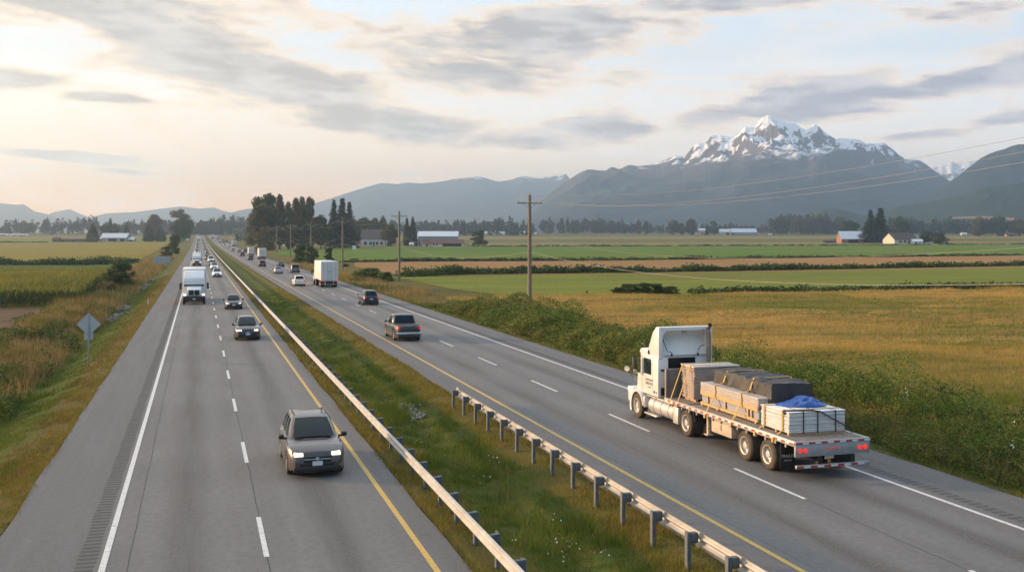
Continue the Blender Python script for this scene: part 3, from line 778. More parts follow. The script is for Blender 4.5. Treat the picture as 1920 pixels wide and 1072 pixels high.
    tree('cypress_tree', 174, 454, 420, 24, 'cypress', 'dark', 'dark cone tree next to the silver roofed farm', var=1)
    tree('cypress_tree', 237, 452, 416, 12, 'cypress', 'dark', 'narrow dark cypress at the end of the silver barn', var=0)
    tree('fir_tree', 207, 450, 408, 18, 'conifer', 'conifer', 'pointed fir behind the silver barn roof', var=0)
    tree('deciduous_tree', 198, 450, 419, 26, 'round', 'olive', 'olive tree behind the silver barn', var=1)
    tree('deciduous_tree', 216, 450, 418, 22, 'round', 'olive', 'olive tree between fir and cypress at the barn', var=0)
    # right hand farms
    tree('fir_tree', 1632, 456, 392, 34, 'conifer', 'conifer', 'narrower of two big firs between barn and house', group='firs by the farmyard', var=1)
    tree('fir_tree', 1651, 456, 388, 46, 'conifer', 'conifer', 'taller wide fir beside the house gable', group='firs by the farmyard', var=0)
    tree('deciduous_tree', 1687, 449, 404, 40, 'round', 'dark', 'dark dome shaped tree behind the brown roof', var=1)
    tree('deciduous_tree', 1593, 446, 411, 38, 'round', 'mid', 'bright green round tree behind the grey barn', var=0)
    tree('deciduous_tree', 1577, 452, 427, 24, 'bush', 'mid', 'small green bush tree beside the grey barn', var=1)
    tree('bush', 1738, 456, 434, 34, 'bush', 'dark', 'dark clipped bush nearer the white gable', 'bush', 'dark bushes past the house', 2)
    tree('bush', 1762, 457, 436, 34, 'bush', 'dark', 'dark clipped bush at the field end of the row', 'bush', 'dark bushes past the house', 1)
    for (x, t, w, kd, lf, lb) in ((1262, 411, 24, 'round', 'olive', 'broad pale tree standing alone on the plain'), (1277, 417, 14, 'poplar', 'olive', 'slim pale tree beside the broad one on the plain'),
                                  (1296, 409, 18, 'round', 'dark', 'dark tall tree before the pink sheds'), (1325, 419, 8, 'conifer', 'conifer', 'narrow dark fir between the pink sheds'),
                                  (1339, 413, 13, 'poplar', 'mid', 'upright green tree next to the arched barn'), (1197, 412, 10, 'poplar', 'olive', 'thin tree at the end of the long wood'),
                                  (1211, 413, 9, 'poplar', 'dark', 'thin dark tree just past the long wood'),
                                  (1836, 405, 34, 'round', 'olive', 'broad tree on the plain below the clearing'), (1872, 403, 36, 'round', 'mid', 'bigger broad tree next to it on the plain'),
                                  (1912, 409, 30, 'round', 'olive', 'tree at the edge by the small brown shed')):
        tree('deciduous_tree', x, 441 if x < 1500 else 443, t, w, kd, lf, lb, var=random.randint(0, 3))
build_trees()

# far woods: seen only as one mass
def wood(x0, x1, base, tops, m, n, leaves=150, depth_=1.12, wmin=9, wmax=17, conif=.25, lsz=.16):
    vs = []; rng = RNG
    xs = [t[0] for t in tops]; ts = [t[1] for t in tops]
    for k in range(n):
        x = rng.uniform(x0, x1); p = G(x, base); q = rng.uniform(1, depth_)
        X, Y = p.x * q, p.y * q; z = float(terrain(X, Y)); s = depth(Vector((X, Y, 0))) / F
        tp = np.interp(x, xs, ts); zt = H + (HY - tp) * s
        hh = max(4, (zt - z) * (rng.uniform(.62, 1.0) if rng.random() < .85 else rng.uniform(1.0, 1.16)))
        w = rng.uniform(wmin, wmax) * s / 2
        nl = leaves
        if rng.random() < conif:
            t = rng.uniform(.05, 1, nl); a = rng.uniform(0, 6.28, nl); R = w * .8 * (1 - t) * rng.uniform(.6, 1.05, nl)
            P = np.stack([X + np.cos(a) * R, Y + np.sin(a) * R, z + t * hh], -1)
        else:
            c = [(X, Y, z + hh * .62)] + [(X + rng.normal(0, w * .4), Y + rng.normal(0, w * .4), z + hh * rng.uniform(.3, .85)) for _ in range(3)]
            P = np.concatenate([shell(cc, (w * rng.uniform(.6, .9),) * 2 + (hh * rng.uniform(.2, .38),), nl // 4, rng, .5) for cc in c])
        P[:, 2] = np.maximum(P[:, 2], z)
        vs.append(leaf_quads(P, lsz * w * 2, .6, 0, rng)[0])
    v = np.concatenate(vs)
    o = np_obj('distant_wood', v, np.arange(len(v)).reshape(-1, 4), m); tag(o, kind='stuff')
def build_woods():
    far = leafmat('far_wood_leaves', [(.020, .034, .018), (.034, .050, .022), (.060, .066, .026)], .02, trans=.1)
    fary = leafmat('far_olive_leaves', [(.032, .042, .018), (.055, .062, .022), (.085, .080, .030)], .02, trans=.1)
    wood(-260, 470, 441.5, [(-260, 415), (0, 417), (30, 411), (60, 418), (85, 411), (180, 411), (250, 415), (330, 408), (400, 414), (470, 414)], far, 250, lsz=.13)
    wood(372, 500, 441, [(372, 416), (395, 412), (420, 408), (450, 410), (500, 409)], far, 90)
    wood(345, 372, 442, [(345, 412), (372, 424)], far, 16, wmin=6, wmax=10)
    wood(728, 1000, 442, [(728, 412), (770, 420), (820, 416), (870, 413), (905, 416), (935, 408), (1000, 420)], far, 110)
    wood(1014, 1196, 438.6, [(1014, 411), (1060, 412), (1100, 408), (1140, 409), (1150, 414), (1180, 417), (1196, 420)], far, 120, wmin=8, wmax=13)
    wood(1190, 1470, 438.6, [(1190, 419), (1300, 418), (1400, 421), (1470, 420)], fary, 90, wmin=7, wmax=12)
    wood(1446, 1592, 440.5, [(1446, 408), (1470, 401), (1500, 402), (1540, 403), (1570, 407), (1592, 412)], fary, 110, wmin=10, wmax=17)
    wood(1660, 2000, 440.5, [(1660, 410), (1740, 412), (1790, 410), (1830, 414), (1870, 409), (1920, 410), (2000, 408)], far, 130)
    wood(440, 600, 455, [(440, 438), (600, 436)], LEAF['mid'], 40, wmin=8, wmax=14, conif=.05)
build_woods()

# ---------------------------------------------------------------- the bramble hedge and field hedges
def lumps(x0, x1, y0, y1, n, hmin, hmax, zf=None, rng=RNG, per=150, size=.11, r0=.9, r1=1.8, taper=None):
    out = []
    for k in range(n):
        y = rng.uniform(y0, y1) if n > 1 else y0; x = rng.uniform(x0, x1)
        r = rng.uniform(r0, r1); h = rng.uniform(hmin, hmax)
        if taper: h *= taper(x, y)
        z = float(terrain(x, y))
        P = shell((x, y, z + h * .45), (r, r, h * .6), int(per * r * r), rng, .72, -.75)
        P += (vnoise(P[:, 1] * 2.2, P[:, 2] * 2.2, 5)[:, None] - .5) * .35
        P[:, 2] = np.maximum(P[:, 2], z + .02)
        out.append(P)
    return np.concatenate(out)
def build_hedge():
    rng = np.random.default_rng(5)
    P = []
    edge = lambda y: 25.6 + .5 * math.sin(y * .21) + .3 * math.sin(y * .53 + 1)
    y = 21.0
    while y < 112:
        for k in range(4):
            t = k / 3; x = edge(y) + t * (4.3 - .8 * math.sin(y * .11)) + rng.uniform(-.5, .5)
            big = rng.random() < .16
            h = (.75 + .85 * math.sin(min(1, t * 1.4 + .15) * math.pi * .62)) * rng.uniform(.6, 1.2) * (1.55 if big else 1) * (1.0 + .2 * math.sin(y * .33))
            if y > 104: h *= .6
            r = rng.uniform(.8, 1.35) * (1.35 if big else 1); pick = int(np.clip(3 * fbm(np.array(x * .35), np.array(y * .2), 2, 91) - .5 + rng.normal(0, .55), 0, 2.99)); z = float(terrain(x, y)); dist = math.hypot(x, y)
            n = int(720 * r * r * min(1, 55 / dist))
            Q = shell((x, y, z + h * .42), (r, r, h * .62), n, rng, .80, -.75); Q += (vnoise(Q[:, 1] * 3.1, Q[:, 2] * 3.1 + Q[:, 0] * 2.3, 5)[:, None] - .5) * .32; Q[:, 2] = np.maximum(Q[:, 2], z + .03)
            sz = .044 * max(1, (dist / 48) ** .85)
            P.append((Q, np.full(len(Q), sz), np.full(len(Q), pick)))
        y += .74
    # stray sprays above the mass
    for k in range(420):
        yy = rng.uniform(22, 110); x = edge(yy) + rng.uniform(.3, 4.6); z = float(terrain(x, yy)) + rng.uniform(.8, 1.55)
        L = rng.uniform(.3, .8); t = rng.uniform(0, 1, 14); a = rng.uniform(0, 6.28)
        Q = np.stack([x + np.cos(a) * L * t, yy + np.sin(a) * L * t, z + .7 * L * np.sin(t * 2.2)], -1); P.append((Q, np.full(14, .055), np.full(14, k % 3)))
    Q = np.concatenate([p[0] for p in P]); S = np.concatenate([p[1] for p in P]); MI = np.concatenate([p[2] for p in P])
    o = np_obj('bramble_hedge', *leaf_quads(Q, S, .62, 0, rng), [LEAF['bramble'], LEAF['hedge_olive'], LEAF['hedge_dark']], mi=MI)
    tag(o, 'long unkempt bramble hedge running along the verge beside the flatbed truck', 'hedge')
    # white flower spikes standing out of it
    W = mat('white_petals', (.72, .70, .58), .7); A = []
    for k in range(40):
        yy = 27 + 42 * rng.random() ** 1.5; x = edge(yy) + rng.uniform(.2, 4.2); z = float(terrain(x, yy)) + rng.uniform(.7, 1.5)
        n = rng.integers(5, 14); A.append(np.stack([x + rng.normal(0, .06, n), yy + rng.normal(0, .06, n), z + rng.uniform(0, .45, n)], -1))
    o = np_obj('hedge_flowers', *leaf_quads(np.concatenate(A), .028, .8, 0, rng), W); tag(o, kind='stuff')
    # dead stems at its foot
    st = leafmat('dead_stalks', [(.14, .085, .035), (.24, .16, .06), (.33, .24, .10)], .8, trans=.2)
    A = np.array([(edge(yy) + rng.normal(-.15, .35), yy, 0) for yy in np.concatenate([rng.uniform(24, 50, 1500), rng.uniform(50, 110, 900)])])
    A[:, 2] = terrain(A[:, 0], A[:, 1]) + rng.uniform(0, .3, len(A))
    o = np_obj('dead_stalks', *blade_tris(A, 1.0, .03, .35, rng), st); tag(o, kind='stuff')
    # thin hedges between the fields on the right, and rough growth at their feet
    def line_hedge(name, label, pts, h, n, lf, w=1.0, sz=.3):
        Q = []
        xs = [p[0] for p in pts]; ys = [p[1] for p in pts]
        for k in range(n):
            x = rng.uniform(xs[0], xs[-1]); p = G(x, np.interp(x, xs, ys)); hh = h * rng.uniform(.35, 1.25) * (.55 + .9 * vnoise(x * .02, 3.3, 8))
            r = rng.uniform(.8, 2.2) * w
            B = shell((p.x, p.y + rng.normal(0, .4) * w, p.z + hh * .4), (r * 1.5, r, hh * .6), 38, rng, .4, -.6); B[:, 2] = np.maximum(B[:, 2], p.z); Q.append(B)
        o = np_obj(name, *leaf_quads(np.concatenate(Q), sz, .6, 0, rng), LEAF[lf]); tag(o, label, 'hedge')
    line_hedge('field_hedge', 'dense dark field hedge between the pale meadow and the brown barley', [(760, 519), (880, 514.5), (1200, 511), (1500, 506), (2000, 497)], 1.5, 620, 'mid')
    line_hedge('field_hedge', 'low thin hedge between the barley and the bright green meadow', [(640, 492), (800, 490.5), (1100, 489), (1500, 484), (2000, 478)], 1.1, 420, 'dark', sz=.3)
    line_hedge('field_hedge', 'scattered low hedge along the far edge of the golden wheat', [(1300, 554), (1400, 550), (1600, 546), (2000, 538)], 1.0, 170, 'dark', sz=.26)
    line_hedge('field_hedge', 'faint hedge line along the tan strip across the plain', [(880, 463), (1500, 461), (2000, 458)], 1.2, 200, 'dark', 1.6, .45)
    line_hedge('field_hedge', 'dark ditch hedge at the end of the green bean rows', [(-300, 497.5), (150, 497), (262, 493)], 1.9, 380, 'mid', 1.0, .3)
    line_hedge('field_hedge', 'thin dark hedge on the far side of the golden corn field', [(-300, 455.5), (90, 455)], 1.2, 120, 'dark', 1.6, .5)
build_hedge()

# ---------------------------------------------------------------- grass, reeds, crops
def grassmat(name, dry=0.):
    """blades coloured by where they stand: dry along the pavement, greener in the ditches"""
    m, nt, b = newmat(name)
    g = nt.add('ShaderNodeNewGeometry'); tc = nt.add('ShaderNodeTexCoord').outputs['Object']
    cc = grass_colour(nt, tc, g.outputs['Random Per Island'], dry)
    nt.inp(b, 'Base Color', cc); b.inputs['Roughness'].default_value = .7; b.inputs['Specular IOR Level'].default_value = .2
    tr = nt.add('ShaderNodeBsdfTranslucent'); nt.inp(tr, 'Color', cc)
    ms = nt.add('ShaderNodeMixShader'); ms.inputs[0].default_value = .3
    nt.l.new(b.outputs[0], ms.inputs[1]); nt.l.new(tr.outputs[0], ms.inputs[2]); nt.l.new(ms.outputs[0], m.node_tree.nodes['Material Output'].inputs[0])
    return m
def scatter(x0, x1, y0, y1, n, pw=1.0, rng=RNG, hole=None):
    x = rng.uniform(x0, x1, n); y = y0 + (y1 - y0) * rng.random(n) ** pw
    P = np.stack([x, y, terrain(x, y) - .03], -1)
    if hole is not None: P = P[hole(x, y) > rng.random(n)]
    return P
def build_grass():
    rng = np.random.default_rng(21)
    gm = grassmat('grass_blades'); dm = grassmat('dry_grass_blades', 1.)
    parts = []
    def put(P, h, w, lean=.5): parts.append(blade_tris(P, h, w, lean, rng))
    clump = lambda x, y: np.clip((fbm(x * 1.1, y * .8, 3, 2) - .36) * 4.5, .08, 1)
    for (x0, x1) in ((6.02, 11.85),):
        put(scatter(x0, x1, 10, 28, 62000, 1, rng, clump), .17, .016)
        put(scatter(x0, x1, 28, 60, 60000, 1, rng, clump), .19, .024)
        put(scatter(x0, x1, 60, 160, 45000, 1.2, rng, clump), .22, .045)
        put(scatter(7.2, 10.4, 10, 70, 30000, 1.2, rng, lambda x, y: np.clip((fbm(x * .8, y * .35, 3, 12) - .5) * 8, 0, 1)), .42, .022)
    put(scatter(-10.5, -4.95, 24, 60, 70000, 1, rng, clump), .16, .024)
    put(scatter(-10.5, -4.95, 60, 220, 50000, 1.3, rng, clump), .2, .05)
    put(scatter(23.25, 25.8, 24, 60, 36000, 1, rng, clump), .2, .026)
    put(scatter(23.25, 26.5, 60, 230, 42000, 1.3, rng, clump), .24, .05)
    # blades leaning over the ragged edge of the asphalt
    for xe in (-4.9, 6.02, 11.88, 23.22):
        y = 10 + 130 * rng.random(7000) ** 1.5; x = xe + rng.normal(0, .07, 7000)
        P = np.stack([x, y, terrain(x, y) * 0 + roadz(x, y) - .05], -1); put(P[fbm(y * .9, y * 0 + xe, 3, 6) > .47], .13, .022, .9)
    o = np_obj('grass', *join(parts), gm); tag(o, kind='stuff')
    # tall dry grass and reeds on the left bank
    parts.clear()
    tall = lambda x, y: np.clip((fbm(x * .22, y * .10, 3, 14) - .40) * 6, .05, 1) * np.clip((-x - 8.6) / 2, 0, 1)
    put(scatter(-15.5, -8.5, 26, 130, 70000, 1.1, rng, tall), 1.05, .035, .32)
    put(scatter(-17, -8.5, 130, 420, 26000, 1.2, rng, tall), 1.3, .11, .32)
    put(scatter(-26, -16, 34, 70, 12000, 1.0, rng, lambda x, y: tall(x, y) * .6), .8, .045, .35)
    put(scatter(24.4, 31, 112, 330, 24000, 1.2, rng, lambda x, y: np.clip((fbm(x * .3, y * .08, 3, 44) - .38) * 6, .03, 1)), .9, .07, .35)
    o = np_obj('dry_grass', *join(parts), dm); tag(o, kind='stuff')
    # dark weeds in the left ditch
    Q = []
    for k in range(150):
        y = 26 + 100 * rng.random() ** 1.3; x = rng.uniform(-16, -8.9); z = float(terrain(x, y)); r = rng.uniform(.5, 1.2); h = rng.uniform(.5, 1.15)
        B = shell((x, y, z + h * .4), (r, r * 1.2, h * .65), int(230 * r * r) + 60, rng, .6, -.6); Q.append(B)
    o = np_obj('ditch_weeds', *leaf_quads(np.concatenate(Q), .085, .5, 0, rng), LEAF['mid']); tag(o, kind='stuff')
    # small white flowers down the median
    W = mat('daisy_petals', (.78, .77, .70), .7); A = []
    for k in range(22):
        y = 12 + 40 * rng.random(); x = rng.normal(9.0, .7); n = rng.integers(2, 9)
        A.append(np.stack([x + rng.normal(0, .16, n), y + rng.normal(0, .22, n), terrain(np.full(n, x), np.full(n, y)) + rng.uniform(.22, .5, n)], -1))
    o = np_obj('median_flowers', *leaf_quads(np.concatenate(A), .024, .8, 0, rng), W); tag(o, kind='stuff')
    # one clump of tall flowering stalks in the median
    px = G(943, 935); B = np.stack([px.x + rng.normal(0, .16, 34), px.y + rng.normal(0, .22, 34), np.full(34, px.z - .1)], -1)
    o = np_obj('flowering_weed', *blade_tris(B, .85, .03, .14, rng), leafmat('weed_stalks', [(.10, .11, .02), (.2, .17, .04), (.26, .2, .05)], 1.))
    tag(o, 'clump of tall yellowing weed stalks alone in the grassy median', 'plant')
    hd = B.copy(); hd[:, 2] += .8 + rng.normal(0, .08, 34)
    # wheat standing in the near field, on the right
    wm = leafmat('wheat_blades', [(.11, .16, .02), (.21, .20, .032), (.38, .26, .056), (.52, .35, .10)], .035, trans=.3, patch=.62)
    parts.clear()
    lod = lambda x, y: np.clip((fbm(x * .09, y * .09, 4, 61) - .30) * 4, .1, 1) * (x > 30.4 + .7 * np.sin(y * .3))
    for a in ((29.8, 62, 20, 62, 120000, .40, .034), (29.8, 118, 62, 128, 120000, .42, .065)):
        P = scatter(*a[:5], 1, rng, lambda x, y: lod(x, y) * 0 + 1.); P[:, 2] += np.maximum(wheat_h(P[:, 0], P[:, 1]) - .1, 0); put(P, a[5], a[6], .55)
    o = np_obj('wheat', *join(parts), wm); tag(o, kind='stuff')
    # corn on the left: rows of tall plants, tassels on top
    cm = leafmat('corn_leaves', [(.035, .070, .012), (.075, .115, .018), (.13, .14, .026)], .1, trans=.3)
    tm = leafmat('corn_tassels', [(.15, .165, .024), (.26, .235, .036), (.36, .30, .055)], .05, trans=.2)
    a, b_ = G(-260, 585), G(150, 572); c, d = G(150, 572), G(206, 521)
    near = lambda x: np.interp(x, [a.x, b_.x], [a.y, b_.y])
    right = lambda y: np.interp(y, [c.y, d.y], [c.x, d.x])
    yb = d.y + 3
    yy = rng.uniform(min(a.y, c.y) - 2, yb, 90000); xx = rng.uniform(-130, right(yy))
    k = yy > near(xx); xx, yy = xx[k], yy[k]
    xx = np.round(xx / .75) * .75 + rng.normal(0, .06, len(xx)) + .12 * np.sin(yy * .1)
    z = terrain(xx, yy); hgt = 2.1 + .5 * (fbm(xx * .05, yy * .05, 3, 70) - .5) + rng.normal(0, .1, len(xx))
    front = (yy < near(xx) + 6) | (xx > right(yy) - 5)
    L = []
    for q in range(5):
        s = front if q < 4 else np.ones(len(xx), bool)
        h0 = rng.uniform(0 if q < 4 else .55, .8, s.sum()) * hgt[s]
        L.append(leaf_quads(np.stack([xx[s], yy[s], z[s] + h0 + .2], -1), .34, .16, .2, rng))
    o = np_obj('corn_crop', *join(L), cm); tag(o, kind='stuff')
    o = np_obj('corn_tassels', *blade_tris(np.stack([xx, yy, z + hgt - .55], -1), .75, .13, .4, rng), tm); tag(o, kind='stuff')
    # pale rubble in the median gully and pale rocks in the ditch
    def stones(name, pts, n, r0, r1, spread, col):
        vs, fs, kk = [], [], 0
        bm = bmesh.new(); bmesh.ops.create_icosphere(bm, subdivisions=1, radius=1); bv = np.array([v.co[:] for v in bm.verts]); bf = np.array([[v.index for v in f.verts] for f in bm.faces]); bm.free()
        for i in range(n):
            p = G(*pts[i % len(pts)]); x = p.x + rng.normal(0, spread[0]); y = p.y + rng.normal(0, spread[1]); r = rng.uniform(r0, r1)
            vs.append(bv * r * rng.uniform(.7, 1.3, 3) * (1 + rng.uniform(-.2, .2, (len(bv), 1))) + (x, y, float(terrain(x, y)) + r * .2)); fs.append(bf + kk); kk += len(bv)
        o = np_obj(name, np.concatenate(vs), np.concatenate(fs), mat('pale_' + name, col, .9, var=.35, scale=5)); tag(o, kind='stuff')
    stones('rubble', [(766, 764), (774, 772), (782, 780), (760, 760)], 90, .035, .085, (.16, .5), (.25, .25, .255))
    stones('ditch_stones', [(268, 542), (275, 536), (288, 526), (200, 600), (215, 595), (225, 580), (235, 577)], 130, .1, .34, (.5, 1.6), (.19, .175, .15))
build_grass()
# ---------------------------------------------------------------- solid parts
class MB:
    """collects polygons (and a material number for each) into one mesh"""
    def __init__(s): s.v, s.f, s.m, s.sm = [], [], [], []
    def add(s, v, f, m=0, sm=False):
        k = len(s.v); s.v += [tuple(p) for p in v]
        for q in f: s.f.append(tuple(int(i) + k for i in q)); s.m.append(m); s.sm.append(sm)
        return s
    def box(s, x0, x1, y0, y1, z0, z1, bev=0., m=0, seg=2, mat4=None, sm=None):
        bm = bmesh.new(); bmesh.ops.create_cube(bm, size=1)
        for v in bm.verts: v.co = Vector(((x0 + x1) / 2 + v.co.x * (x1 - x0), (y0 + y1) / 2 + v.co.y * (y1 - y0), (z0 + z1) / 2 + v.co.z * (z1 - z0)))
        if bev: bmesh.ops.bevel(bm, geom=bm.edges[:], offset=bev, segments=seg, affect='EDGES', profile=.5)
        if mat4: bmesh.ops.transform(bm, matrix=mat4, verts=bm.verts)
        bm.verts.index_update()
        s.add([v.co[:] for v in bm.verts], [[v.index for v in f.verts] for f in bm.faces], m, bool(bev) if sm is None else sm); bm.free(); return s
    def prism(s, poly, x0, x1, m=0, ax='x', bev=0.):
        """polygon in (y, z) extruded along x (or polygon in (x, z) along y)"""
        n = len(poly)
        P = (lambda a, t: (t, a[0], a[1])) if ax == 'x' else (lambda a, t: (a[0], t, a[1]))
        bm = bmesh.new(); a = [bm.verts.new(P(p, x0)) for p in poly]; b = [bm.verts.new(P(p, x1)) for p in poly]
        bm.faces.new(a); bm.faces.new(b[::-1])
        for i in range(n): bm.faces.new((a[i], b[i], b[(i + 1) % n], a[(i + 1) % n]))
        bmesh.ops.recalc_face_normals(bm, faces=bm.faces)
        if bev: bmesh.ops.bevel(bm, geom=bm.edges[:], offset=bev, segments=2, affect='EDGES', profile=.5)
        bm.verts.index_update()
        s.add([v.co[:] for v in bm.verts], [[v.index for v in f.verts] for f in bm.faces], m, bool(bev)); bm.free(); return s
    def lathe(s, prof, c, axis='x', seg=24, m=0, a0=0., a1=2 * math.pi, sm=True):
        """profile of (radius, position along the axis) swept round the axis through c"""
        full = abs(a1 - a0) > 6.28; n = seg if full else seg + 1; vs = []
        for i in range(n):
            a = a0 + (a1 - a0) * i / seg; ca, sa = math.cos(a), math.sin(a)
            for r, t in prof:
                vs.append((c[0] + t, c[1] + r * ca, c[2] + r * sa) if axis == 'x' else (c[0] + r * ca, c[1] + t, c[2] + r * sa) if axis == 'y' else (c[0] + r * ca, c[1] + r * sa, c[2] + t))
        k = len(prof); fs = []
        for i in range(seg):
            j = (i + 1) % n
            for q in range(k - 1): fs.append((i * k + q, j * k + q, j * k + q + 1, i * k + q + 1))
        return s.add(vs, fs, m, sm)
    def tube(s, path, r, seg=8, m=0):
        v, f = tube(path, [r] * len(path) if not isinstance(r, (list, tuple)) else r, seg); return s.add(v, f, m, True)
    def build(s, name, mats, parent=None, ang=35):
        me = bpy.data.meshes.new(name); me.from_pydata(s.v, [], s.f)
        for x in (mats if isinstance(mats, (list, tuple)) else [mats]): me.materials.append(x)
        me.polygons.foreach_set('material_index', s.m); me.polygons.foreach_set('use_smooth', s.sm)
        bm = bmesh.new(); bm.from_mesh(me); bmesh.ops.remove_doubles(bm, verts=bm.verts, dist=1e-5); bmesh.ops.recalc_face_normals(bm, faces=bm.faces); bm.to_mesh(me); bm.free()
        me.set_sharp_from_angle(angle=math.radians(ang))
        o = link(bpy.data.objects.new(name, me))
        if parent: o.parent = parent
        return o

def paint(name, col, metal=.0, rough=.32):
    return mat(name, col, rough, metal, var=.05, scale=1.5, coat=.6, dirt=(tuple(x * .6 + .07 for x in col[:3]), .25))
M = dict(
    glass=mat('tinted_glass', (.010, .020, .022), .08, var=.1, spec=.22), rubber=mat('tyre_rubber', (.022, .021, .020), .85, var=.2, dirt=((.10, .075, .05), .35)),
    duskrub=mat('dusty_rubber', (.075, .058, .042), .9, var=.25), rim=mat('alloy_rim', (.48, .47, .45), .35, .8, var=.1), steelrim=mat('truck_rim', (.62, .60, .57), .4, .5, var=.12),
    black=mat('black_plastic', (.015, .015, .016), .5, var=.15), dark=mat('dark_chassis', (.022, .021, .020), .8, var=.25), chrome=mat('chrome', (.62, .62, .63), .15, 1., var=.05),
    lamp=mat('lit_headlamp', (.8, .78, .72), .2, emit=(1, .86, .68), es=1.0), lampoff=mat('headlamp_glass', (.55, .55, .54), .15, var=.05), red=mat('tail_lamp', (.35, .012, .012), .25, emit=(1, .05, .03), es=.25),
    redlit=mat('lit_tail_lamp', (.5, .02, .02), .25, emit=(1, .06, .04), es=.4), plate=mat('number_plate', (.60, .62, .64), .5, var=.12, scale=30), seat=mat('seat_cloth', (.10, .095, .09), .9),
    white=paint('white_truck_paint', (.74, .72, .68)), boxw=mat('trailer_white', (.68, .66, .63), .5, var=.05, scale=1, dirt=((.45, .42, .38), .35)), steel=mat('galvanised_steel', (.36, .37, .38), .5, .55, var=.15, scale=5),
    taper=mat('red_tape', (.42, .025, .02), .5, var=.1), tapew=mat('white_tape', (.70, .69, .66), .5, var=.08), amber=mat('amber_lamp', (.5, .2, .02), .3))
PAINTS = dict(
    taupe=paint('taupe_paint', (.085, .072, .068), .5), black=paint('black_paint', (.022, .022, .024), .2, .25), charcoal=paint('charcoal_paint', (.055, .056, .060), .35), navy=paint('navy_paint', (.020, .034, .055), .3),
    white=paint('white_car_paint', (.72, .71, .69)), silver=paint('silver_paint', (.40, .41, .42), .6), red=paint('red_paint', (.28, .03, .025)), brown=paint('brown_paint', (.11, .065, .045), .2), blue=paint('blue_paint', (.05, .09, .16), .3), greengrey=paint('grey_green_paint', (.075, .083, .080), .35))

def wheel(parent, x, y, R, W, side, rimm='rim', tyrem='rubber', rr=.64, name='wheel', spokes=5):
    """tyre as the part, rim as its sub-part; side = -1 when the outer face looks to -x"""
    mb = MB(); o = side * W / 2
    mb.lathe([(R * rr * .9, -W / 2), (R * .90, -W / 2), (R * .985, -W * .42), (R, -W * .3), (R, W * .3), (R * .985, W * .42), (R * .90, W / 2), (R * rr * .9, W / 2)], (0, 0, 0), 'x', 28)
    mb.lathe([(0, o * .35), (R * rr, o * .35)], (0, 0, 0), 'x', 20)
    t = mb.build(name, M[tyrem], parent); t.location = (x, y, R)
    rb = MB(); r = R * rr
    rb.lathe([(r * 1.03, o * 1.02), (r * .88, o * .98), (r * .86, o * .5)], (0, 0, 0), 'x', 24)
    if spokes:
        for k in range(spokes):
            a = 6.283 * k / spokes
            rb.box(min(o * .62, o * .9), max(o * .62, o * .9), -r * .13, r * .13, 0, r * .9, r * .04, mat4=Matrix.Rotation(a, 4, 'X'))
        rb.lathe([(0, o * .95), (r * .22, o * .92), (r * .24, o * .5)], (0, 0, 0), 'x', 14)
    else:                                  # steel truck wheel: deep dish, hub and nuts
        rb.lathe([(r * .87, o * .55), (r * .5, o * .35), (r * .42, o * .6), (r * .40, o * .95), (0, o * 1.0)], (0, 0, 0), 'x', 24)
        for k in range(8):
            a = 6.283 * k / 8; rb.box(min(o * .5, o * .75), max(o * .5, o * .75), -r * .05, r * .05, r * .54, r * .66, 0, mat4=Matrix.Rotation(a, 4, 'X'))
    ro = rb.build('rim', M[rimm], t)
    return t

CARS = {   # length, width, height, belt line, hood/deck profile, cabin: windscreen base, roof front, roof rear, rear base; axles
    'suv': dict(L=4.55, W=1.84, H=1.63, belt=1.02, top=[(-2.28, .90), (-2.2, .99), (-1.9, 1.02), (.85, 1.02), (1.3, 1.0), (1.75, .94), (2.05, .85), (2.2, .74), (2.28, .58)],
                cab=(1.12, .12, -1.70, -2.20), wb=.80, wr=.60, ax=(1.38, -1.32), R=.35, sw=[(.06, .36), (.40, .68), (.72, .92)]),
    'sedan': dict(L=4.75, W=1.80, H=1.45, belt=.92, top=[(-2.38, .80), (-2.3, .96), (-1.7, .98), (-1.2, .92), (.9, .92), (1.4, .88), (2.05, .80), (2.3, .70), (2.38, .56)],
                  cab=(1.12, .32, -.95, -1.78), wb=.78, wr=.58, ax=(1.42, -1.36), R=.33, sw=[(.08, .46), (.50, .86)]),
    'van': dict(L=5.0, W=1.92, H=1.80, belt=1.05, top=[(-2.5, .9), (-2.42, 1.04), (-2.2, 1.05), (1.2, 1.05), (1.6, 1.02), (2.2, .92), (2.42, .8), (2.5, .62)],
                cab=(1.55, .72, -2.2, -2.42), wb=.85, wr=.70, ax=(1.55, -1.45), R=.35, sw=[(.05, .30), (.33, .62), (.65, .93)]),
    'pickup': dict(L=5.65, W=1.96, H=1.84, belt=1.14, top=[(-2.82, 1.10), (-2.76, 1.15), (-.9, 1.15), (1.1, 1.14), (1.5, 1.14), (2.4, 1.08), (2.7, 1.0), (2.82, .80)],
                   cab=(1.28, .62, -.72, -.98), wb=.84, wr=.70, ax=(1.78, -1.72), R=.40, sw=[(.05, .47), (.51, .92)]),
}
def lerp(a, b, t): return tuple(x + (y - x) * t for x, y in zip(a, b))
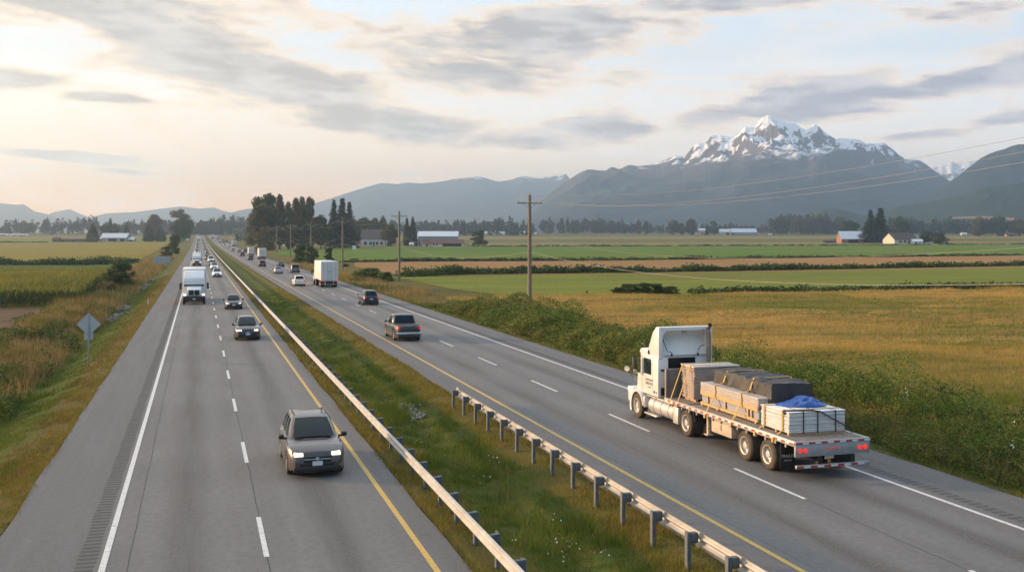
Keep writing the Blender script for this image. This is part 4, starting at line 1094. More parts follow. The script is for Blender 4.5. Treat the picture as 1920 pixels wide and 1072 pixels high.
def make_car(kind, paint_, lit=True, lamps='lamp', tail='red', dark_low=True, name='parked'):
    c = CARS[kind]; L, W, Hh = c['L'], c['W'] / 2, c['H']; R = c['R']
    root = empty(name)
    ar = R + .07
    ys = set(np.linspace(-L / 2, L / 2, 30).round(4))
    for a in c['ax']:
        ys |= set((a + ar * np.cos(np.linspace(0, math.pi, 13))).round(4)) | {round(a - ar - .01, 4), round(a + ar + .01, 4)}
    ys |= {-L / 2 + .05, L / 2 - .05, -L / 2 + .15, L / 2 - .15}
    ys = sorted(ys)
    tx = [p[0] for p in c['top']]; tz = [p[1] for p in c['top']]
    ring = []
    for y in ys:
        zt = float(np.interp(y, tx, tz)); e = abs(y) / (L / 2)
        w = W * (1 - (.24 if y > 0 else .17) * max(0, (e - .66) / .34) ** 2.3)
        low = .20 + (.14 * max(0, (e - .86) / .14))
        zb = low
        for a in c['ax']:
            if abs(y - a) <= ar: zb = max(zb, R + math.sqrt(max(0, ar * ar - (y - a) ** 2)))
        h = zt - zb
        ring.append([(0, low if zb > low else zb), (W * .62, low), (w * .80, zb), (w * .97, zb + .012), (w * .995, zb + min(.28 * h, .12)), (w, zb + .55 * h), (w * .985, zt - min(.1, .3 * h)), (w * .93, zt - .02), (w * .80, zt), (w * .4, zt + .018), (0, zt + .022)])
    k = len(ring[0]); vs = []
    for y, r in zip(ys, ring):
        vs += [(x, y, z) for x, z in r] + [(-x, y, z) for x, z in r]
    fs = []
    for i in range(len(ys) - 1):
        for s in (0, 1):
            for q in range(k - 1):
                a = i * 2 * k + s * k + q; b = (i + 1) * 2 * k + s * k + q
                fs.append((a, b, b + 1, a + 1))
    for i in (0, len(ys) - 1):
        for s in (0, 1): fs.append([i * 2 * k + s * k + q for q in range(k)])
    body = MB(); body.add(vs, fs, 0, True)
    # cabin frame
    y1, r1, r0, y0 = c['cab']; zb = c['belt'] - .03; wb, wr = c['wb'] * W / .92, c['wr'] * W / .92
    fm = lambda t: t
    rings = []
    for t, in ((0,), (.35,), (.7,), (.93,), (1.0,)):
        bow = .05 * math.sin(t * math.pi)
        w = wb + (wr - wb) * t + bow * .6 - (.03 if t == 1 else 0); yf = y1 + (r1 - y1) * t + bow * .5 - (.10 if t == 1 else 0); yr = y0 + (r0 - y0) * t - bow * .5 + (.08 if t == 1 else 0); z = zb + (Hh - .04 - zb) * t + (.02 if t == 1 else 0)
        rings.append([(-w * .82, yf - .05, z), (-w * .4, yf + .04, z), (w * .4, yf + .04, z), (w * .82, yf - .05, z), (w, yf - .30, z), (w, (yf + yr) / 2, z), (w, yr + .2, z), (w * .82, yr + .02, z), (w * .4, yr - .03, z), (-w * .4, yr - .03, z), (-w * .82, yr + .02, z), (-w, yr + .2, z), (-w, (yf + yr) / 2, z), (-w, yf - .30, z)])
    n = len(rings[0]); cv = [p for r in rings for p in r]; cf = []
    for i in range(len(rings) - 1):
        for q in range(n): cf.append((i * n + q, i * n + (q + 1) % n, (i + 1) * n + (q + 1) % n, (i + 1) * n + q))
    base = (len(rings) - 1) * n; cv.append((0, (r1 + r0) / 2, Hh + .01)); ci = len(cv) - 1
    for q in range(n): cf.append((base + q, base + (q + 1) % n, ci))
    body.add(cv, cf, 0, True)
    # dark sill, arches and lower valances
    body.box(-W * .80, W * .80, -L / 2 + .25, L / 2 - .25, .17, .36, 0, 1)
    if dark_low:
        body.box(-W * .82, W * .82, L / 2 - .20, L / 2 + .004, .20, .37, .03, 1); body.box(-W * .62, W * .62, L / 2 - .1, L / 2 + .008, .36, .50, .03, 1); body.box(-W * .80, W * .80, -L / 2 + .03, -L / 2 + .16, .22, .46, .03, 1)
    if kind == 'pickup':
        body.box(-W * .80, W * .80, -2.72, -1.04, 1.15, 1.185, .012, 1)                     # bed cover
    b = body.build('body', [paint_, M['black']], root, 40)
    # glass
    def panel(name, A, B, C, D, off, nu=6, nv=4, bow=.03, m='glass'):
        A, B, C, D = map(Vector, (A, B, C, D)); nrm = (B - A).cross(D - A).normalized()
        if nrm.dot(((A + B + C + D) / 4 - Vector((0, (r1 + r0) / 2, zb)))) < 0: nrm = -nrm
        v = []
        for i in range(nu):
            for j in range(nv):
                u, w_ = i / (nu - 1), j / (nv - 1)
                p = A.lerp(B, u).lerp(D.lerp(C, u), w_) + nrm * (off + bow * math.sin(math.pi * u) * .8 + bow * math.sin(math.pi * w_) * .8); v.append(p[:])
        f = [(i * nv + j, (i + 1) * nv + j, (i + 1) * nv + j + 1, i * nv + j + 1) for i in range(nu - 1) for j in range(nv - 1)]
        mb = MB(); mb.add(v, f, 0, True)
        return mb.build(name, M[m], root)
    def P(s, u, t, front):      # a point on the raked front or rear face
        w = (wb + (wr - wb) * t) * .86; y = (y1 + (r1 - y1) * t) if front else (y0 + (r0 - y0) * t)
        return (s * w, y + (.005 if front else -.005), zb + (Hh - .04 - zb) * t)
    panel('windshield', P(-1, 0, .10, True), P(1, 0, .10, True), P(1, 0, .93, True), P(-1, 0, .93, True), .045)
    panel('rear_window', P(-1, 0, .14 if kind != 'pickup' else .12, False), P(1, 0, .14, False), P(1, 0, .88, False), P(-1, 0, .88, False), .04)
    for s in (-1, 1):
        for u0, u1 in c['sw']:
            def Q(u, t):
                w = wb + (wr - wb) * t; yf = y1 + (r1 - y1) * t - .26; yr = y0 + (r0 - y0) * t + .12
                return (s * w, yf + (yr - yf) * u, zb + (Hh - .04 - zb) * t)
            panel('side_window', Q(u0, .10), Q(u1, .10), Q(u1, .86), Q(u0, .86), .030, 4, 4, .016)
        mb = MB(); mb.box(s * (W + .02) - .0 * s if s > 0 else -(W + .20), (W + .20) if s > 0 else -(W + .02), y1 - .42, y1 - .24, c['belt'] - .0, c['belt'] + .15, .045)
        mb.box(min(s * (W - .08), s * (W + .06)), max(s * (W - .08), s * (W + .06)), y1 - .37, y1 - .29, c['belt'] - .01, c['belt'] + .05)
        mb.build('side_mirror', M['black'], root)
        zl = float(np.interp(L / 2 - .22, tx, tz)) - .10
        mb = MB(); x0, x1 = sorted((s * W * .48, s * W * .80))
        mb.prism([(L / 2 - .36, zl + .10), (L / 2 - .12, zl + .045), (L / 2 + .005, zl - .045), (L / 2 - .20, zl - .08), (L / 2 - .36, zl - .05)], x0, x1, bev=.02)
        mb.build('headlight', M[lamps], root)
        mb = MB(); zt = c['belt'] - .06
        if kind in ('suv', 'van', 'pickup'): x0, x1 = sorted((s * W * .66, s * W * .86)); mb.box(x0, x1, -L / 2 - .015, -L / 2 + .16, zt - .24, zt + .04, .03)
        else: x0, x1 = sorted((s * W * .50, s * W * .84)); mb.box(x0, x1, -L / 2 - .012, -L / 2 + .12, zt - .16, zt - .01, .03)
        mb.build('taillight', M[tail], root)
    zg = float(np.interp(L / 2 - .1, tx, tz))
    mb = MB(); mb.box(-W * .48, W * .48, L / 2 - .08, L / 2 + .012, zg - .27, zg - .06, .025)
    gr = mb.build('grille', M['black'], root)
    mb = MB(); mb.box(-W * .46, W * .46, L / 2 - .02, L / 2 + .022, zg - .175, zg - .145, .008); mb.build('grille_bar', M['chrome'], gr)
    mb = MB(); mb.lathe([(0, .012), (.05, .012), (.06, 0)], (0, L / 2 + .012, zg - .16), 'y', 12); mb.build('emblem', M['chrome'], gr)
    mb = MB(); mb.box(-.16, .16, L / 2 - .01, L / 2 + .016, .40, .54); mb.build('license_plate', M['plate'], root)
    mb = MB(); mb.box(-.16, .16, -L / 2 - .02, -L / 2 + .01, .62 if kind != 'pickup' else .52, .76 if kind != 'pickup' else .64); mb.build('license_plate', M['plate'], root)
    if kind == 'pickup':
        mb = MB(); mb.box(-W * .97, W * .97, -L / 2 - .14, -L / 2 + .04, .50, .68, .04); mb.build('rear_bumper', M['chrome'], root)
        mb = MB(); mb.box(-W * .72, W * .72, -L / 2 - .012, -L / 2 + .02, .76, 1.10, .03); mb.build('tailgate', paint_, root)
    if kind in ('suv', 'van'):
        for s in (-1, 1):
            mb = MB(); mb.tube([(s * wr * .88, r1 - .35, Hh + .0), (s * wr * .88, r1 - .45, Hh + .05), (s * wr * .88, r0 + .45, Hh + .05), (s * wr * .88, r0 + .35, Hh)], .018, 6); mb.build('roof_rail', M['black'], root)
    for a in c['ax']:
        for s in (-1, 1): wheel(root, s * (W - .12), a, R, .22, s)
    return root

# ---------------------------------------------------------------- trucks on the highway
def truck_wheels(root, ys, half, R=.5, dual=True):
    for y, d in ys:
        for s in (-1, 1): wheel(root, s * (half - (.27 if d else .15)), y, R, .54 if d else .28, s, 'steelrim', 'rubber', .58, spokes=0)
def make_lorry(name, Lb=9.0, hb=3.9, trailer=True):
    """long-nosed lorry with a tall white box; front at +y, origin under its middle front"""
    root = empty(name); w = 1.22
    mb = MB(); mb.box(-1.29, 1.29, -3.3 - Lb, -3.3, 1.05, hb, .04); box = mb.build('cargo_box', M['boxw'], root)
    mb = MB()
    for s in (-1, 1):
        mb.box(s * .61 - .55, s * .61 + .55, -3.3 - Lb - .03, -3.3 - Lb + .01, 1.16, hb - .14)
    d = mb.build('rear_door', M['boxw'], root)
    mb = MB()
    for x in (-.9, -.32, .32, .9): mb.tube([(x, -3.3 - Lb - .06, 1.15), (x, -3.3 - Lb - .06, hb - .12)], .02, 6)
    mb.box(-.012, .012, -3.3 - Lb - .034, -3.3 - Lb - .02, 1.16, hb - .14)
    mb.box(-.35, .35, -3.3 - Lb - .075, -3.3 - Lb - .03, 2.32, 2.40)
    mb.build('lock_rod', M['steel'], d)
    mb = MB(); mb.box(-1.27, 1.27, -3.3 - Lb - .01, -3.3 - Lb + .2, .92, 1.06); mb.box(-1.1, 1.1, -3.3 - Lb + .05, -3.3 - Lb + .15, .42, .52)
    for x in (-.6, .6): mb.box(x - .05, x + .05, -3.3 - Lb + .08, -3.3 - Lb + .14, .5, .95)
    mb.build('rear_bumper', M['steel'], root)
    mb = MB(); mb.box(-.55, .55, -3.2 - Lb, -.4, .62, 1.0); mb.box(-.62, .62, -2.6 - Lb, -2.55 - Lb, .25, .9); mb.build('chassis', M['dark'], root)
    for s in (-1, 1):
        mb = MB(); mb.box(s * 1.0 - .2, s * 1.0 + .2, -3.36 - Lb, -3.28 - Lb, .90, 1.05, .02); mb.build('taillight', M['redlit'], root)
    # cab
    mb = MB(); mb.box(-w, w, -3.1, -1.35, 1.05, 2.75, .10); mb.prism([(-1.4, 1.0), (-1.4, 2.05), (-.9, 1.98), (-.15, 1.72), (.0, 1.5), (.0, .95)], -.78, .78, bev=.08)
    mb.build('cab', M['white'], root)
    mb = MB(); mb.prism([(-3.15, 2.74), (-3.15, hb - .12), (-2.75, hb - .16), (-1.55, 2.95), (-1.42, 2.74)], -w * .93, w * .93, bev=.09); mb.build('roof_fairing', M['white'], root)
    mb = MB(); mb.prism([(-1.40, 2.02), (-1.50, 2.66), (-1.46, 2.68), (-1.31, 2.02)], -w * .90, w * .90); mb.build('windshield', M['glass'], root)
    for s in (-1, 1):
        mb = MB(); mb.lathe([(.54, -.24), (.66, -.22), (.66, .22), (.54, .24)], (s * 1.0, -.75, .5), 'x', 16, 0, .15, 2.9)
        mb.box(s * 1.0 - .22, s * 1.0 + .22, -.2, .02, .85, 1.25, .06); mb.build('fender', M['white'], root)
        mb = MB(); mb.box(s * 1.0 - .15, s * 1.0 + .15, -.06, .05, 1.0, 1.2, .03); mb.build('headlight', M['lamp'], root)
        mb = MB(); mb.box(s * 1.50 - .11, s * 1.50 + .11, -1.52, -1.40, 1.70, 2.40, .03); mb.tube([(s * 1.2, -1.5, 2.3), (s * 1.5, -1.46, 2.3)], .02, 6); mb.build('side_mirror', M['black'], root)
        mb = MB(); mb.box(s * w - .02, s * w + .02, -2.35, -1.6, 1.95, 2.6, .01); mb.build('side_window', M['glass'], root)
        mb = MB(); mb.box(min(s * .04, s * .58), max(s * .04, s * .58), -.02, .035, 1.06, 1.62, .05); mb.build('grille', M['black'], root)
    mb = MB(); mb.box(-1.22, 1.22, -.12, .14, .38, .92, .06); bp = mb.build('bumper', M['black'], root)
    mb = MB(); mb.box(-.16, .16, .142, .155, .55, .70); mb.build('license_plate', M['plate'], bp)
    truck_wheels(root, [(-.75, False), (-4.6, True), (-2.0 - Lb, True), (-3.2 - Lb + 2.5, True)], 1.24)
    return root

def children(o): return [c for c in bpy.data.objects if c.parent == o]
_KIDS = {}
def copy_tree(o, parent=None):
    c = o.copy(); link(c); c.parent = parent
    if o not in _KIDS: _KIDS[o] = list(o.children)
    for ch in _KIDS[o]: copy_tree(ch, c)
    return c
def repaint(root, p):
    for ch in root.children:
        if ch.name.split('.')[0] in ('body', 'tailgate'):
            ch.material_slots[0].link = 'OBJECT'; ch.material_slots[0].material = p
def relamp(root, head):
    for ch in root.children:
        if ch.name.split('.')[0] == 'headlight': ch.material_slots[0].link = 'OBJECT'; ch.material_slots[0].material = head
def simple(root, name):
    """all of a thing's meshes in one object, for copies only a few pixels large"""
    vs, fs, mi, mats = [], [], [], []
    def walk(o, mx):
        m = mx @ o.matrix_local if o is not root else mx
        if o.type == 'MESH':
            k = len(vs); vs.extend([(m @ v.co)[:] for v in o.data.vertices])
            ids = []
            for s in o.material_slots:
                if s.material not in mats: mats.append(s.material)
                ids.append(mats.index(s.material))
            for p in o.data.polygons: fs.append([k + i for i in p.vertices]); mi.append(ids[p.material_index])
        for c in o.children: walk(c, m)
    bpy.context.view_layer.update(); walk(root, Matrix.Identity(4))
    me = bpy.data.meshes.new(name); me.from_pydata(vs, [], fs)
    for x in mats: me.materials.append(x)
    me.polygons.foreach_set('material_index', mi); me.polygons.foreach_set('use_smooth', [True] * len(fs)); me.set_sharp_from_angle(angle=math.radians(40))
    return me

USED = {}
def vehicle(kind, px, py, colour, label, towards, cat=None, group=None, sc=1.0):
    """kind of vehicle with its nearest end on the road at pixel (px, py)"""
    p = G(px, py, roadz); far = py < 469
    names = {'suv': 'sport_utility_car', 'sedan': 'sedan_car', 'van': 'passenger_van', 'pickup': 'pickup_truck', 'lorry': 'box_truck'}
    cats = {'suv': 'car', 'sedan': 'car', 'van': 'van', 'pickup': 'pickup truck', 'lorry': 'truck'}
    key = (kind, towards)
    if key not in USED:
        if kind == 'lorry': src = make_lorry(names[kind])
        else: src = make_car(kind, PAINTS['white'], lamps='lamp' if towards else 'lampoff', name=names[kind])
        USED[key] = [src, None, False]
    src = USED[key]
    L = 15.0 if kind == 'lorry' else CARS[kind]['L']
    if kind == 'lorry':
        off = -.75 if towards else 11.0
    else: off = CARS[kind]['ax'][0] if towards else -CARS[kind]['ax'][1]
    if far:
        k2 = (kind, towards, 'far')
        if k2 not in USED: USED[k2] = simple(src[0], names[kind])
        o = link(bpy.data.objects.new(names[kind], USED[k2]))
        if colour:
            for s in o.material_slots:
                if s.material == PAINTS['white']: s.link = 'OBJECT'; s.material = PAINTS[colour]
    elif not src[2]:
        o = src[0]; src[2] = True
        if colour: repaint(o, PAINTS[colour])
    else:
        o = copy_tree(src[0])
        if colour: repaint(o, PAINTS[colour])
    o.location = (p.x, p.y + off * sc, p.z); o.rotation_euler = (0, 0, math.pi if towards else 0); o.scale = (sc, sc, sc)
    tag(o, label, cat or cats[kind], group)
    return o

IN, OUT = 'vehicles coming toward the overpass', 'vehicles driving away from the overpass'
def build_traffic():
    v = vehicle
    T, A = True, False
    v('suv', 590, 884, 'taupe', 'large taupe car with lit headlamps closest to the overpass', T, group=IN)
    v('suv', 464, 636, 'black', 'black car with lit headlamps in the inner lane ahead of a dark sedan', T, group=IN)
    v('sedan', 438, 579, 'navy', 'dark sedan beside the white truck, nose toward the overpass', T, group=IN)
    v('lorry', 364, 570, None, 'white long-nosed box truck with black bumper in the outer lane', T, group=IN)
    v('suv', 407, 519.5, 'white', 'white car in the inner lane behind the dark sedan', T, group=IN)
    v('suv', 402, 505.5, 'white', 'white car following the first white car in the inner lane', T, group=IN)
    v('sedan', 399, 498, 'charcoal', 'dark car half hidden between two white cars', T, group=IN)
    v('van', 395.5, 491.5, 'white', 'white van in the inner lane beside the second white truck', T, group=IN)
    v('suv', 388.5, 487, 'navy', 'dark blue car just behind the white van', T, group=IN)
    v('lorry', 369, 498.5, None, 'second white box truck following the bigger one in the outer lane', T, group=IN, sc=.85)
    v('sedan', 388.3, 476, 'charcoal', 'grey sedan with bright headlamps past the blue car', T, group=IN)
    v('van', 369, 475, 'silver', 'silver van right behind the second white truck', T, group=IN)
    near = [(385, 467.7, 'suv', 'black', 'black car with two bright lamps in the inner queue'), (370, 464.8, 'sedan', 'black', 'dark car leading the outer queue'), (383.6, 460.5, 'suv', 'white', 'pale car sixth in the inner queue'),
            (370.6, 459.3, 'sedan', 'silver', 'silver car second in the outer queue'), (381.5, 457.6, 'sedan', 'red', 'reddish car in the inner queue'), (370.5, 456.3, 'suv', 'white', 'white car third in the outer queue'),
            (380.6, 455.2, 'suv', 'silver', 'silver car beyond the reddish one'), (371, 453.8, 'suv', 'white', 'white car fourth in the outer queue'), (379.6, 453.2, 'sedan', 'white', 'small white car far up the inner queue'),
            (371.6, 451.2, 'lorry', None, 'tall dark nosed truck far up the outer queue'), (379, 450.6, 'sedan', 'silver', 'small silver car far up the inner queue')]
    for x, y, k, c, lb in near: v(k, x, y, c, lb, T, group=IN)
    for i, y in enumerate((449.4, 448.5, 447.7, 447, 446.2, 445.5, 444.8, 444.2)):
        v(('suv', 'sedan', 'van')[i % 3], 372.3 if i % 2 else 377.8, y, ('white', 'silver', 'white', 'charcoal')[i % 4], 'tiny car in the queue where the road meets the trees', T, group='tiny cars where the road meets the trees')
    # driving away
    v('pickup', 762, 637, 'charcoal', 'dark grey pickup truck with lit tail lamps', A, group=OUT)
    v('suv', 694, 571, 'navy', 'dark blue hatchback near the white edge line', A, group=OUT)
    v('suv', 561, 536, 'white', 'white car beside the big white trailer', A, group=OUT)
    v('lorry', 616, 538, None, 'big white trailer truck with rear doors shut', A, group=OUT)
    v('van', 553.5, 511, 'greengrey', 'grey green van ahead of the big white trailer', A, group=OUT)
    v('sedan', 522, 513, 'silver', 'silver car in the inner lane next to the grey green van', A, group=OUT)
    v('sedan', 526.5, 500.5, 'black', 'dark sedan just ahead of the silver car', A, group=OUT)
    v('suv', 492, 500, 'black', 'black car with pale roof alone in the inner lane', A, group=OUT)
    v('lorry', 492, 486, None, 'white trailer truck beside the tall roadside poles', A, group=OUT, sc=.92)
    v('suv', 470, 488, 'charcoal', 'charcoal car close behind the smaller white trailer', A, group=OUT)
    v('lorry', 471, 479.5, None, 'smaller white trailer with the charcoal car behind it', A, group=OUT, sc=.82)
    v('suv', 454.7, 480.5, 'black', 'black car beside the smaller white trailer', A, group=OUT)
    v('sedan', 448.8, 473.5, 'charcoal', 'dark car ahead of the black one in the middle distance', A, group=OUT)
    v('van', 459.5, 473.5, 'brown', 'brown high van to the roadside of the dark car', A, group=OUT)
    v('suv', 436.4, 471.3, 'silver', 'silver car in the inner lane past the brown van', A, group=OUT)
    far = [(429.2, 464, 'sedan', 'black', 'dark car seen small before the distant white truck'), (439, 461.8, 'lorry', None, 'distant white truck under the row of thin poles'), (421, 460.6, 'sedan', 'charcoal', 'small dark car to the inner side of the distant white truck'),
           (419.8, 456.6, 'suv', 'black', 'small black car in a loose pair'), (413, 455.6, 'suv', 'charcoal', 'small grey car on the inner side of a loose pair'), (422.5, 454.4, 'van', 'brown', 'small brown van near the pale distant lorry'),
           (417.5, 453.3, 'van', 'white', 'small bright white van in the distant traffic'), (407.8, 453.6, 'sedan', 'black', 'speck of a dark car on the inner lane'), (404.2, 450.4, 'sedan', 'navy', 'speck of a blue car on the inner lane'),
           (398.6, 448.8, 'suv', 'black', 'speck of a black car furthest up the inner lane'), (406.2, 447.4, 'lorry', None, 'faint tall truck far up the road'), (400, 446.0, 'lorry', None, 'faintest tall truck where the lanes vanish')]
    for x, y, k, c, lb in far: v(k, x, y, c, lb, A, group=OUT)
    for i, (x, y) in enumerate(((426.5, 454.2), (430, 453.6), (409.5, 449.6), (412, 447.6), (398, 447), (394.5, 445.6))):
        v(('suv', 'sedan')[i % 2], x, y, ('charcoal', 'white')[i % 2], 'tiny car driving off in the distant traffic', A, group='tiny cars driving off')
build_traffic()
for k, s in list(USED.items()):      # a pattern vehicle that only served the small copies is not part of the scene
    if len(k) == 2 and not s[2]:
        def rm(o):
            for c in list(o.children): rm(c)
            bpy.data.objects.remove(o)
        rm(s[0])
# ---------------------------------------------------------------- the flatbed truck and what it carries
def text_mesh(name, s, size, m, parent, loc, rot, ext=.002):
    c = bpy.data.curves.new(name, 'FONT'); c.body = s; c.size = size; c.extrude = ext; c.align_x = 'CENTER'; c.space_character = 1.05
    o = bpy.data.objects.new(name, c); link(o); bpy.context.view_layer.update()
    me = bpy.data.meshes.new_from_object(o); bpy.data.objects.remove(o); me.name = name
    me.materials.clear(); me.materials.append(m)
    q = link(bpy.data.objects.new(name, me)); q.parent = parent; q.location = loc; q.rotation_euler = rot
    return q

def build_flatbed():
    OX, OY = 19.28, 28.7
    root = empty('flatbed_truck', (OX, OY, .004))
    tag(root, 'white conventional truck pulling a short flatbed loaded with lumber and tarps', 'truck', OUT)
    inv = Matrix.Translation((-OX, -OY, 0))
    def fin(mb, name, m, parent=root, ang=35):
        mb.v = [(x - OX, y - OY, z) for x, y, z in mb.v]; return mb.build(name, m, parent, ang)
    XL, XR, YR, YF, ZD = 17.92, 20.66, 28.7, 38.3, 1.21
    wood = mat('deck_planks', (.24, .19, .15), .8, var=.25, scale=6, dirt=((.12, .10, .085), .6))
    alu = mat('deck_aluminium', (.42, .40, .38), .45, .5, var=.15, scale=4)
    beige = mat('beige_steel', (.50, .40, .29), .6, var=.12, dirt=((.25, .19, .13), .5))
    # deck: planks lying along the trailer
    mb = MB(); n = 11
    for i in range(n):
        a = XL + .12 + (XR - XL - .24) * i / n; mb.box(a, a + (XR - XL - .24) / n - .012, YR + .1, YF - .02, ZD - .045, ZD, .004)
    fin(mb, 'deck', wood)
    for s, x in ((-1, XL), (1, XR - .10)):
        mb = MB(); mb.box(x, x + .10, YR + .02, YF, ZD - .15, ZD + .015, .008); r = fin(mb, 'side_rail', alu if s < 0 else alu)
        t = MB(); k = 0; y = YR + .12; xo = x - .003 if s < 0 else x + .103
        while y < YF - .3:
            t.box(min(xo, xo + .002), max(xo, xo + .002), y, y + .22, ZD - .10, ZD - .045, m=0 if k % 2 else 1); y += .235; k += 1
        fin(t, 'reflective_tape', [M['tapew'], M['taper']], r)
        t = MB(); y = YR + .5
        while y < YF: t.box(x - .02 if s < 0 else x + .08, x + .03 if s < 0 else x + .12, y, y + .07, ZD - .24, ZD - .15); y += .62
        fin(t, 'stake_pocket', alu, r)
    mb = MB()
    for x in (18.75, 19.75): mb.box(x, x + .12, YR + .35, YF - .2, .72, ZD - .05)
    for y in np.arange(YR + .6, YF, .9): mb.box(XL + .15, XR - .15, y, y + .07, ZD - .16, ZD - .05)
    for y in (30.4, 31.9, 36.4): mb.box(18.2, 20.4, y - .07, y + .07, .44, .58)
    mb.box(18.6, 20.0, 35.2, 39.5, .62, .85)
    fin(mb, 'chassis', M['dark'])
    # rear end
    mb = MB(); mb.box(XL + .01, XR - .01, YR, YR + .08, ZD - .47, ZD - .09, .012); mb.box(XL, XR, YR - .012, YR + .09, ZD - .09, ZD + .012, .006); rp = fin(mb, 'rear_panel', M['steel'])
    t = MB(); x = XL + .05; k = 0
    while x < XR - .2: t.box(x, x + .21, YR - .016, YR - .011, ZD - .07, ZD - .015, m=1 - k % 2); x += .225; k += 1
    fin(t, 'reflective_tape', [M['tapew'], M['taper']], rp)
    for x in (XL + .18, XL + .38, XR - .38, XR - .18):
        mb = MB(); mb.lathe([(0, -.03), (.07, -.025), (.085, 0)], (x, YR - .002, ZD - .27), 'y', 16); fin(mb, 'taillight', M['redlit'])
    for x in (19.1, 19.29, 19.48):
        mb = MB(); mb.box(x - .055, x + .055, YR - .012, YR + .002, ZD - .26, ZD - .215, .004); fin(mb, 'marker_light', M['red'])
    mb = MB()
    for x in (18.75, 19.95): mb.box(x, x + .16, YR + .02, YR + .14, .46, ZD - .45)
    mb.prism([(18.35, ZD - .45), (18.77, ZD - .45), (18.77, .55)], YR + .1, YR + .18, ax='y')
    fin(mb, 'bumper_bracket', M['dark'])
    mb = MB(); mb.box(XL + .02, XR - .06, YR - .06, YR + .04, .385, .485, .008); rb = fin(mb, 'rear_bumper', M['steel'])
    t = MB(); x = XL + .04; k = 0
    while x < XR - .25: t.box(x, x + .24, YR - .066, YR - .0605, .405, .465, m=1 - k % 2); x += .245; k += 1
    fin(t, 'reflective_tape', [M['tapew'], M['taper']], rb)
    mb = MB(); mb.box(19.12, 19.44, YR + .18, YR + .2, .60, .78); fin(mb, 'license_plate', M['plate'])
    for x in (17.95, 20.05):
        mb = MB(); mb.box(x, x + .56, 29.62, 29.64, .17, 1.0, .004); f = fin(mb, 'mud_flap', M['black'])
        if x < 19:
            text_mesh('lettering', 'TRAILER', .13, M['tapew'], f, (18.23 - OX, 29.612 - OY, .55), (math.pi / 2, 0, 0))
            text_mesh('lettering', 'SERVICE', .07, M['tapew'], f, (18.23 - OX, 29.612 - OY, .43), (math.pi / 2, 0, 0))
    for y in (30.4, 31.9, 36.4):
        for s, x in ((-1, XL + .30), (1, XR - .30)): wheel(root, x - OX, y - OY, .51, .56, s, 'steelrim', 'duskrub', .60, spokes=0)
    for s, x in ((-1, 17.92), (1, 20.33)): wheel(root, x - OX - s * .02, 40.72 - OY, .52, .30, s, 'steelrim', 'duskrub', .58, spokes=0)
    # headboard, tool box, landing legs
    mb = MB(); mb.box(XL + .02, XL + .10, YF - .14, YF, ZD, 2.36, .01); mb.box(XR - .10, XR - .02, YF - .14, YF, ZD, 2.36, .01); mb.box(XL + .1, XR - .1, YF - .06, YF - .02, ZD, 2.34); fin(mb, 'headboard', mat('headboard_steel', (.22, .20, .20), .6, .3, var=.2))
    mb = MB(); mb.box(XL + .04, XL + .62, 32.85, 34.35, .56, 1.05, .02); tb = fin(mb, 'tool_box', beige)
    t = MB(); t.box(XL + .03, XL + .045, 33.58, 33.62, .72, .92); t.box(XL + .032, XL + .04, 32.9, 34.3, 1.0, 1.012); fin(t, 'latch', M['black'], tb)
    mb = MB(); mb.box(XL + .12, XL + .22, 34.75, 34.87, .35, ZD - .15); mb.box(XL + .05, XL + .3, 34.66, 34.95, .33, .37); fin(mb, 'landing_leg', beige)
    # tractor: cab and its tall roof
    W = M['white']; CL, CR = 17.87, 20.33
    mb = MB(); mb.box(CL, CR, 38.78, 40.55, 1.12, 2.80, .06)
    mb.prism([(40.4, 1.1), (40.4, 2.05), (40.95, 1.92), (41.65, 1.72), (41.9, 1.5), (41.95, 1.0)], 18.32, 19.88, bev=.08)
    mb.prism([(40.3, 1.15), (40.3, 2.0), (40.9, 1.9), (41.0, 1.15)], CL + .03, CR - .03, bev=.05)
    mb.prism([(39.55, 2.74), (39.6, 3.0), (40.1, 3.03), (40.55, 2.97), (40.72, 2.82), (40.6, 2.74)], CL + .02, CR - .02, bev=.05)
    cab = fin(mb, 'cab', W)
    mb = MB()
    side = [(38.75, 2.70), (38.75, 3.97), (39.0, 3.99), (39.35, 3.72), (39.85, 2.95), (39.85, 2.70)]
    for a, b in ((CL + .02, CL + .20), (CR - .20, CR - .02)): mb.prism(side, a, b, bev=.03)
    mb.prism([(38.75, 3.84), (38.75, 3.97), (39.0, 3.99), (39.35, 3.74), (39.85, 2.95), (39.75, 2.9), (39.25, 3.62), (38.98, 3.86)], CL + .15, CR - .15)
    mb.prism([(38.80, 2.78), (38.95, 3.0), (39.30, 3.60), (39.36, 3.62), (39.05, 2.98), (38.95, 2.78)], CL + .15, CR - .15)
    # rounded inner corners of the open back
    for s, xc in ((1, CL + .19), (-1, CR - .19)):
        arc = [(xc, 3.86), (xc, 3.5)] + [(xc + s * .34 * (1 - math.cos(t)), 3.5 + .36 * math.sin(t)) for t in np.linspace(.25, 1.57, 7)]
        mb.prism(arc, 38.752, 38.95, ax='y')
    fin(mb, 'roof_fairing', W)
    mb = MB(); mb.box(18.36, 19.50, 38.74, 38.80, 2.34, 2.70, .0); fin(mb, 'rear_window', M['glass'])
    mb = MB(); mb.box(18.36, 19.50, 38.765, 38.79, 2.70, 2.73); mb.box(18.32, 19.54, 38.765, 38.79, 2.30, 2.34); mb.box(18.32, 18.36, 38.765, 38.79, 2.34, 2.73); mb.box(19.50, 19.54, 38.765, 38.79, 2.34, 2.73); fin(mb, 'window_seal', M['black'])
    mb = MB(); mb.box(18.0, 18.2, 38.74, 38.785, 1.20, 1.52); mb.box(18.0, 18.22, 38.74, 38.785, 2.20, 2.27); mb.box(18.25, 18.36, 38.74, 38.785, 1.72, 1.84, .01); fin(mb, 'vent', M['black'])
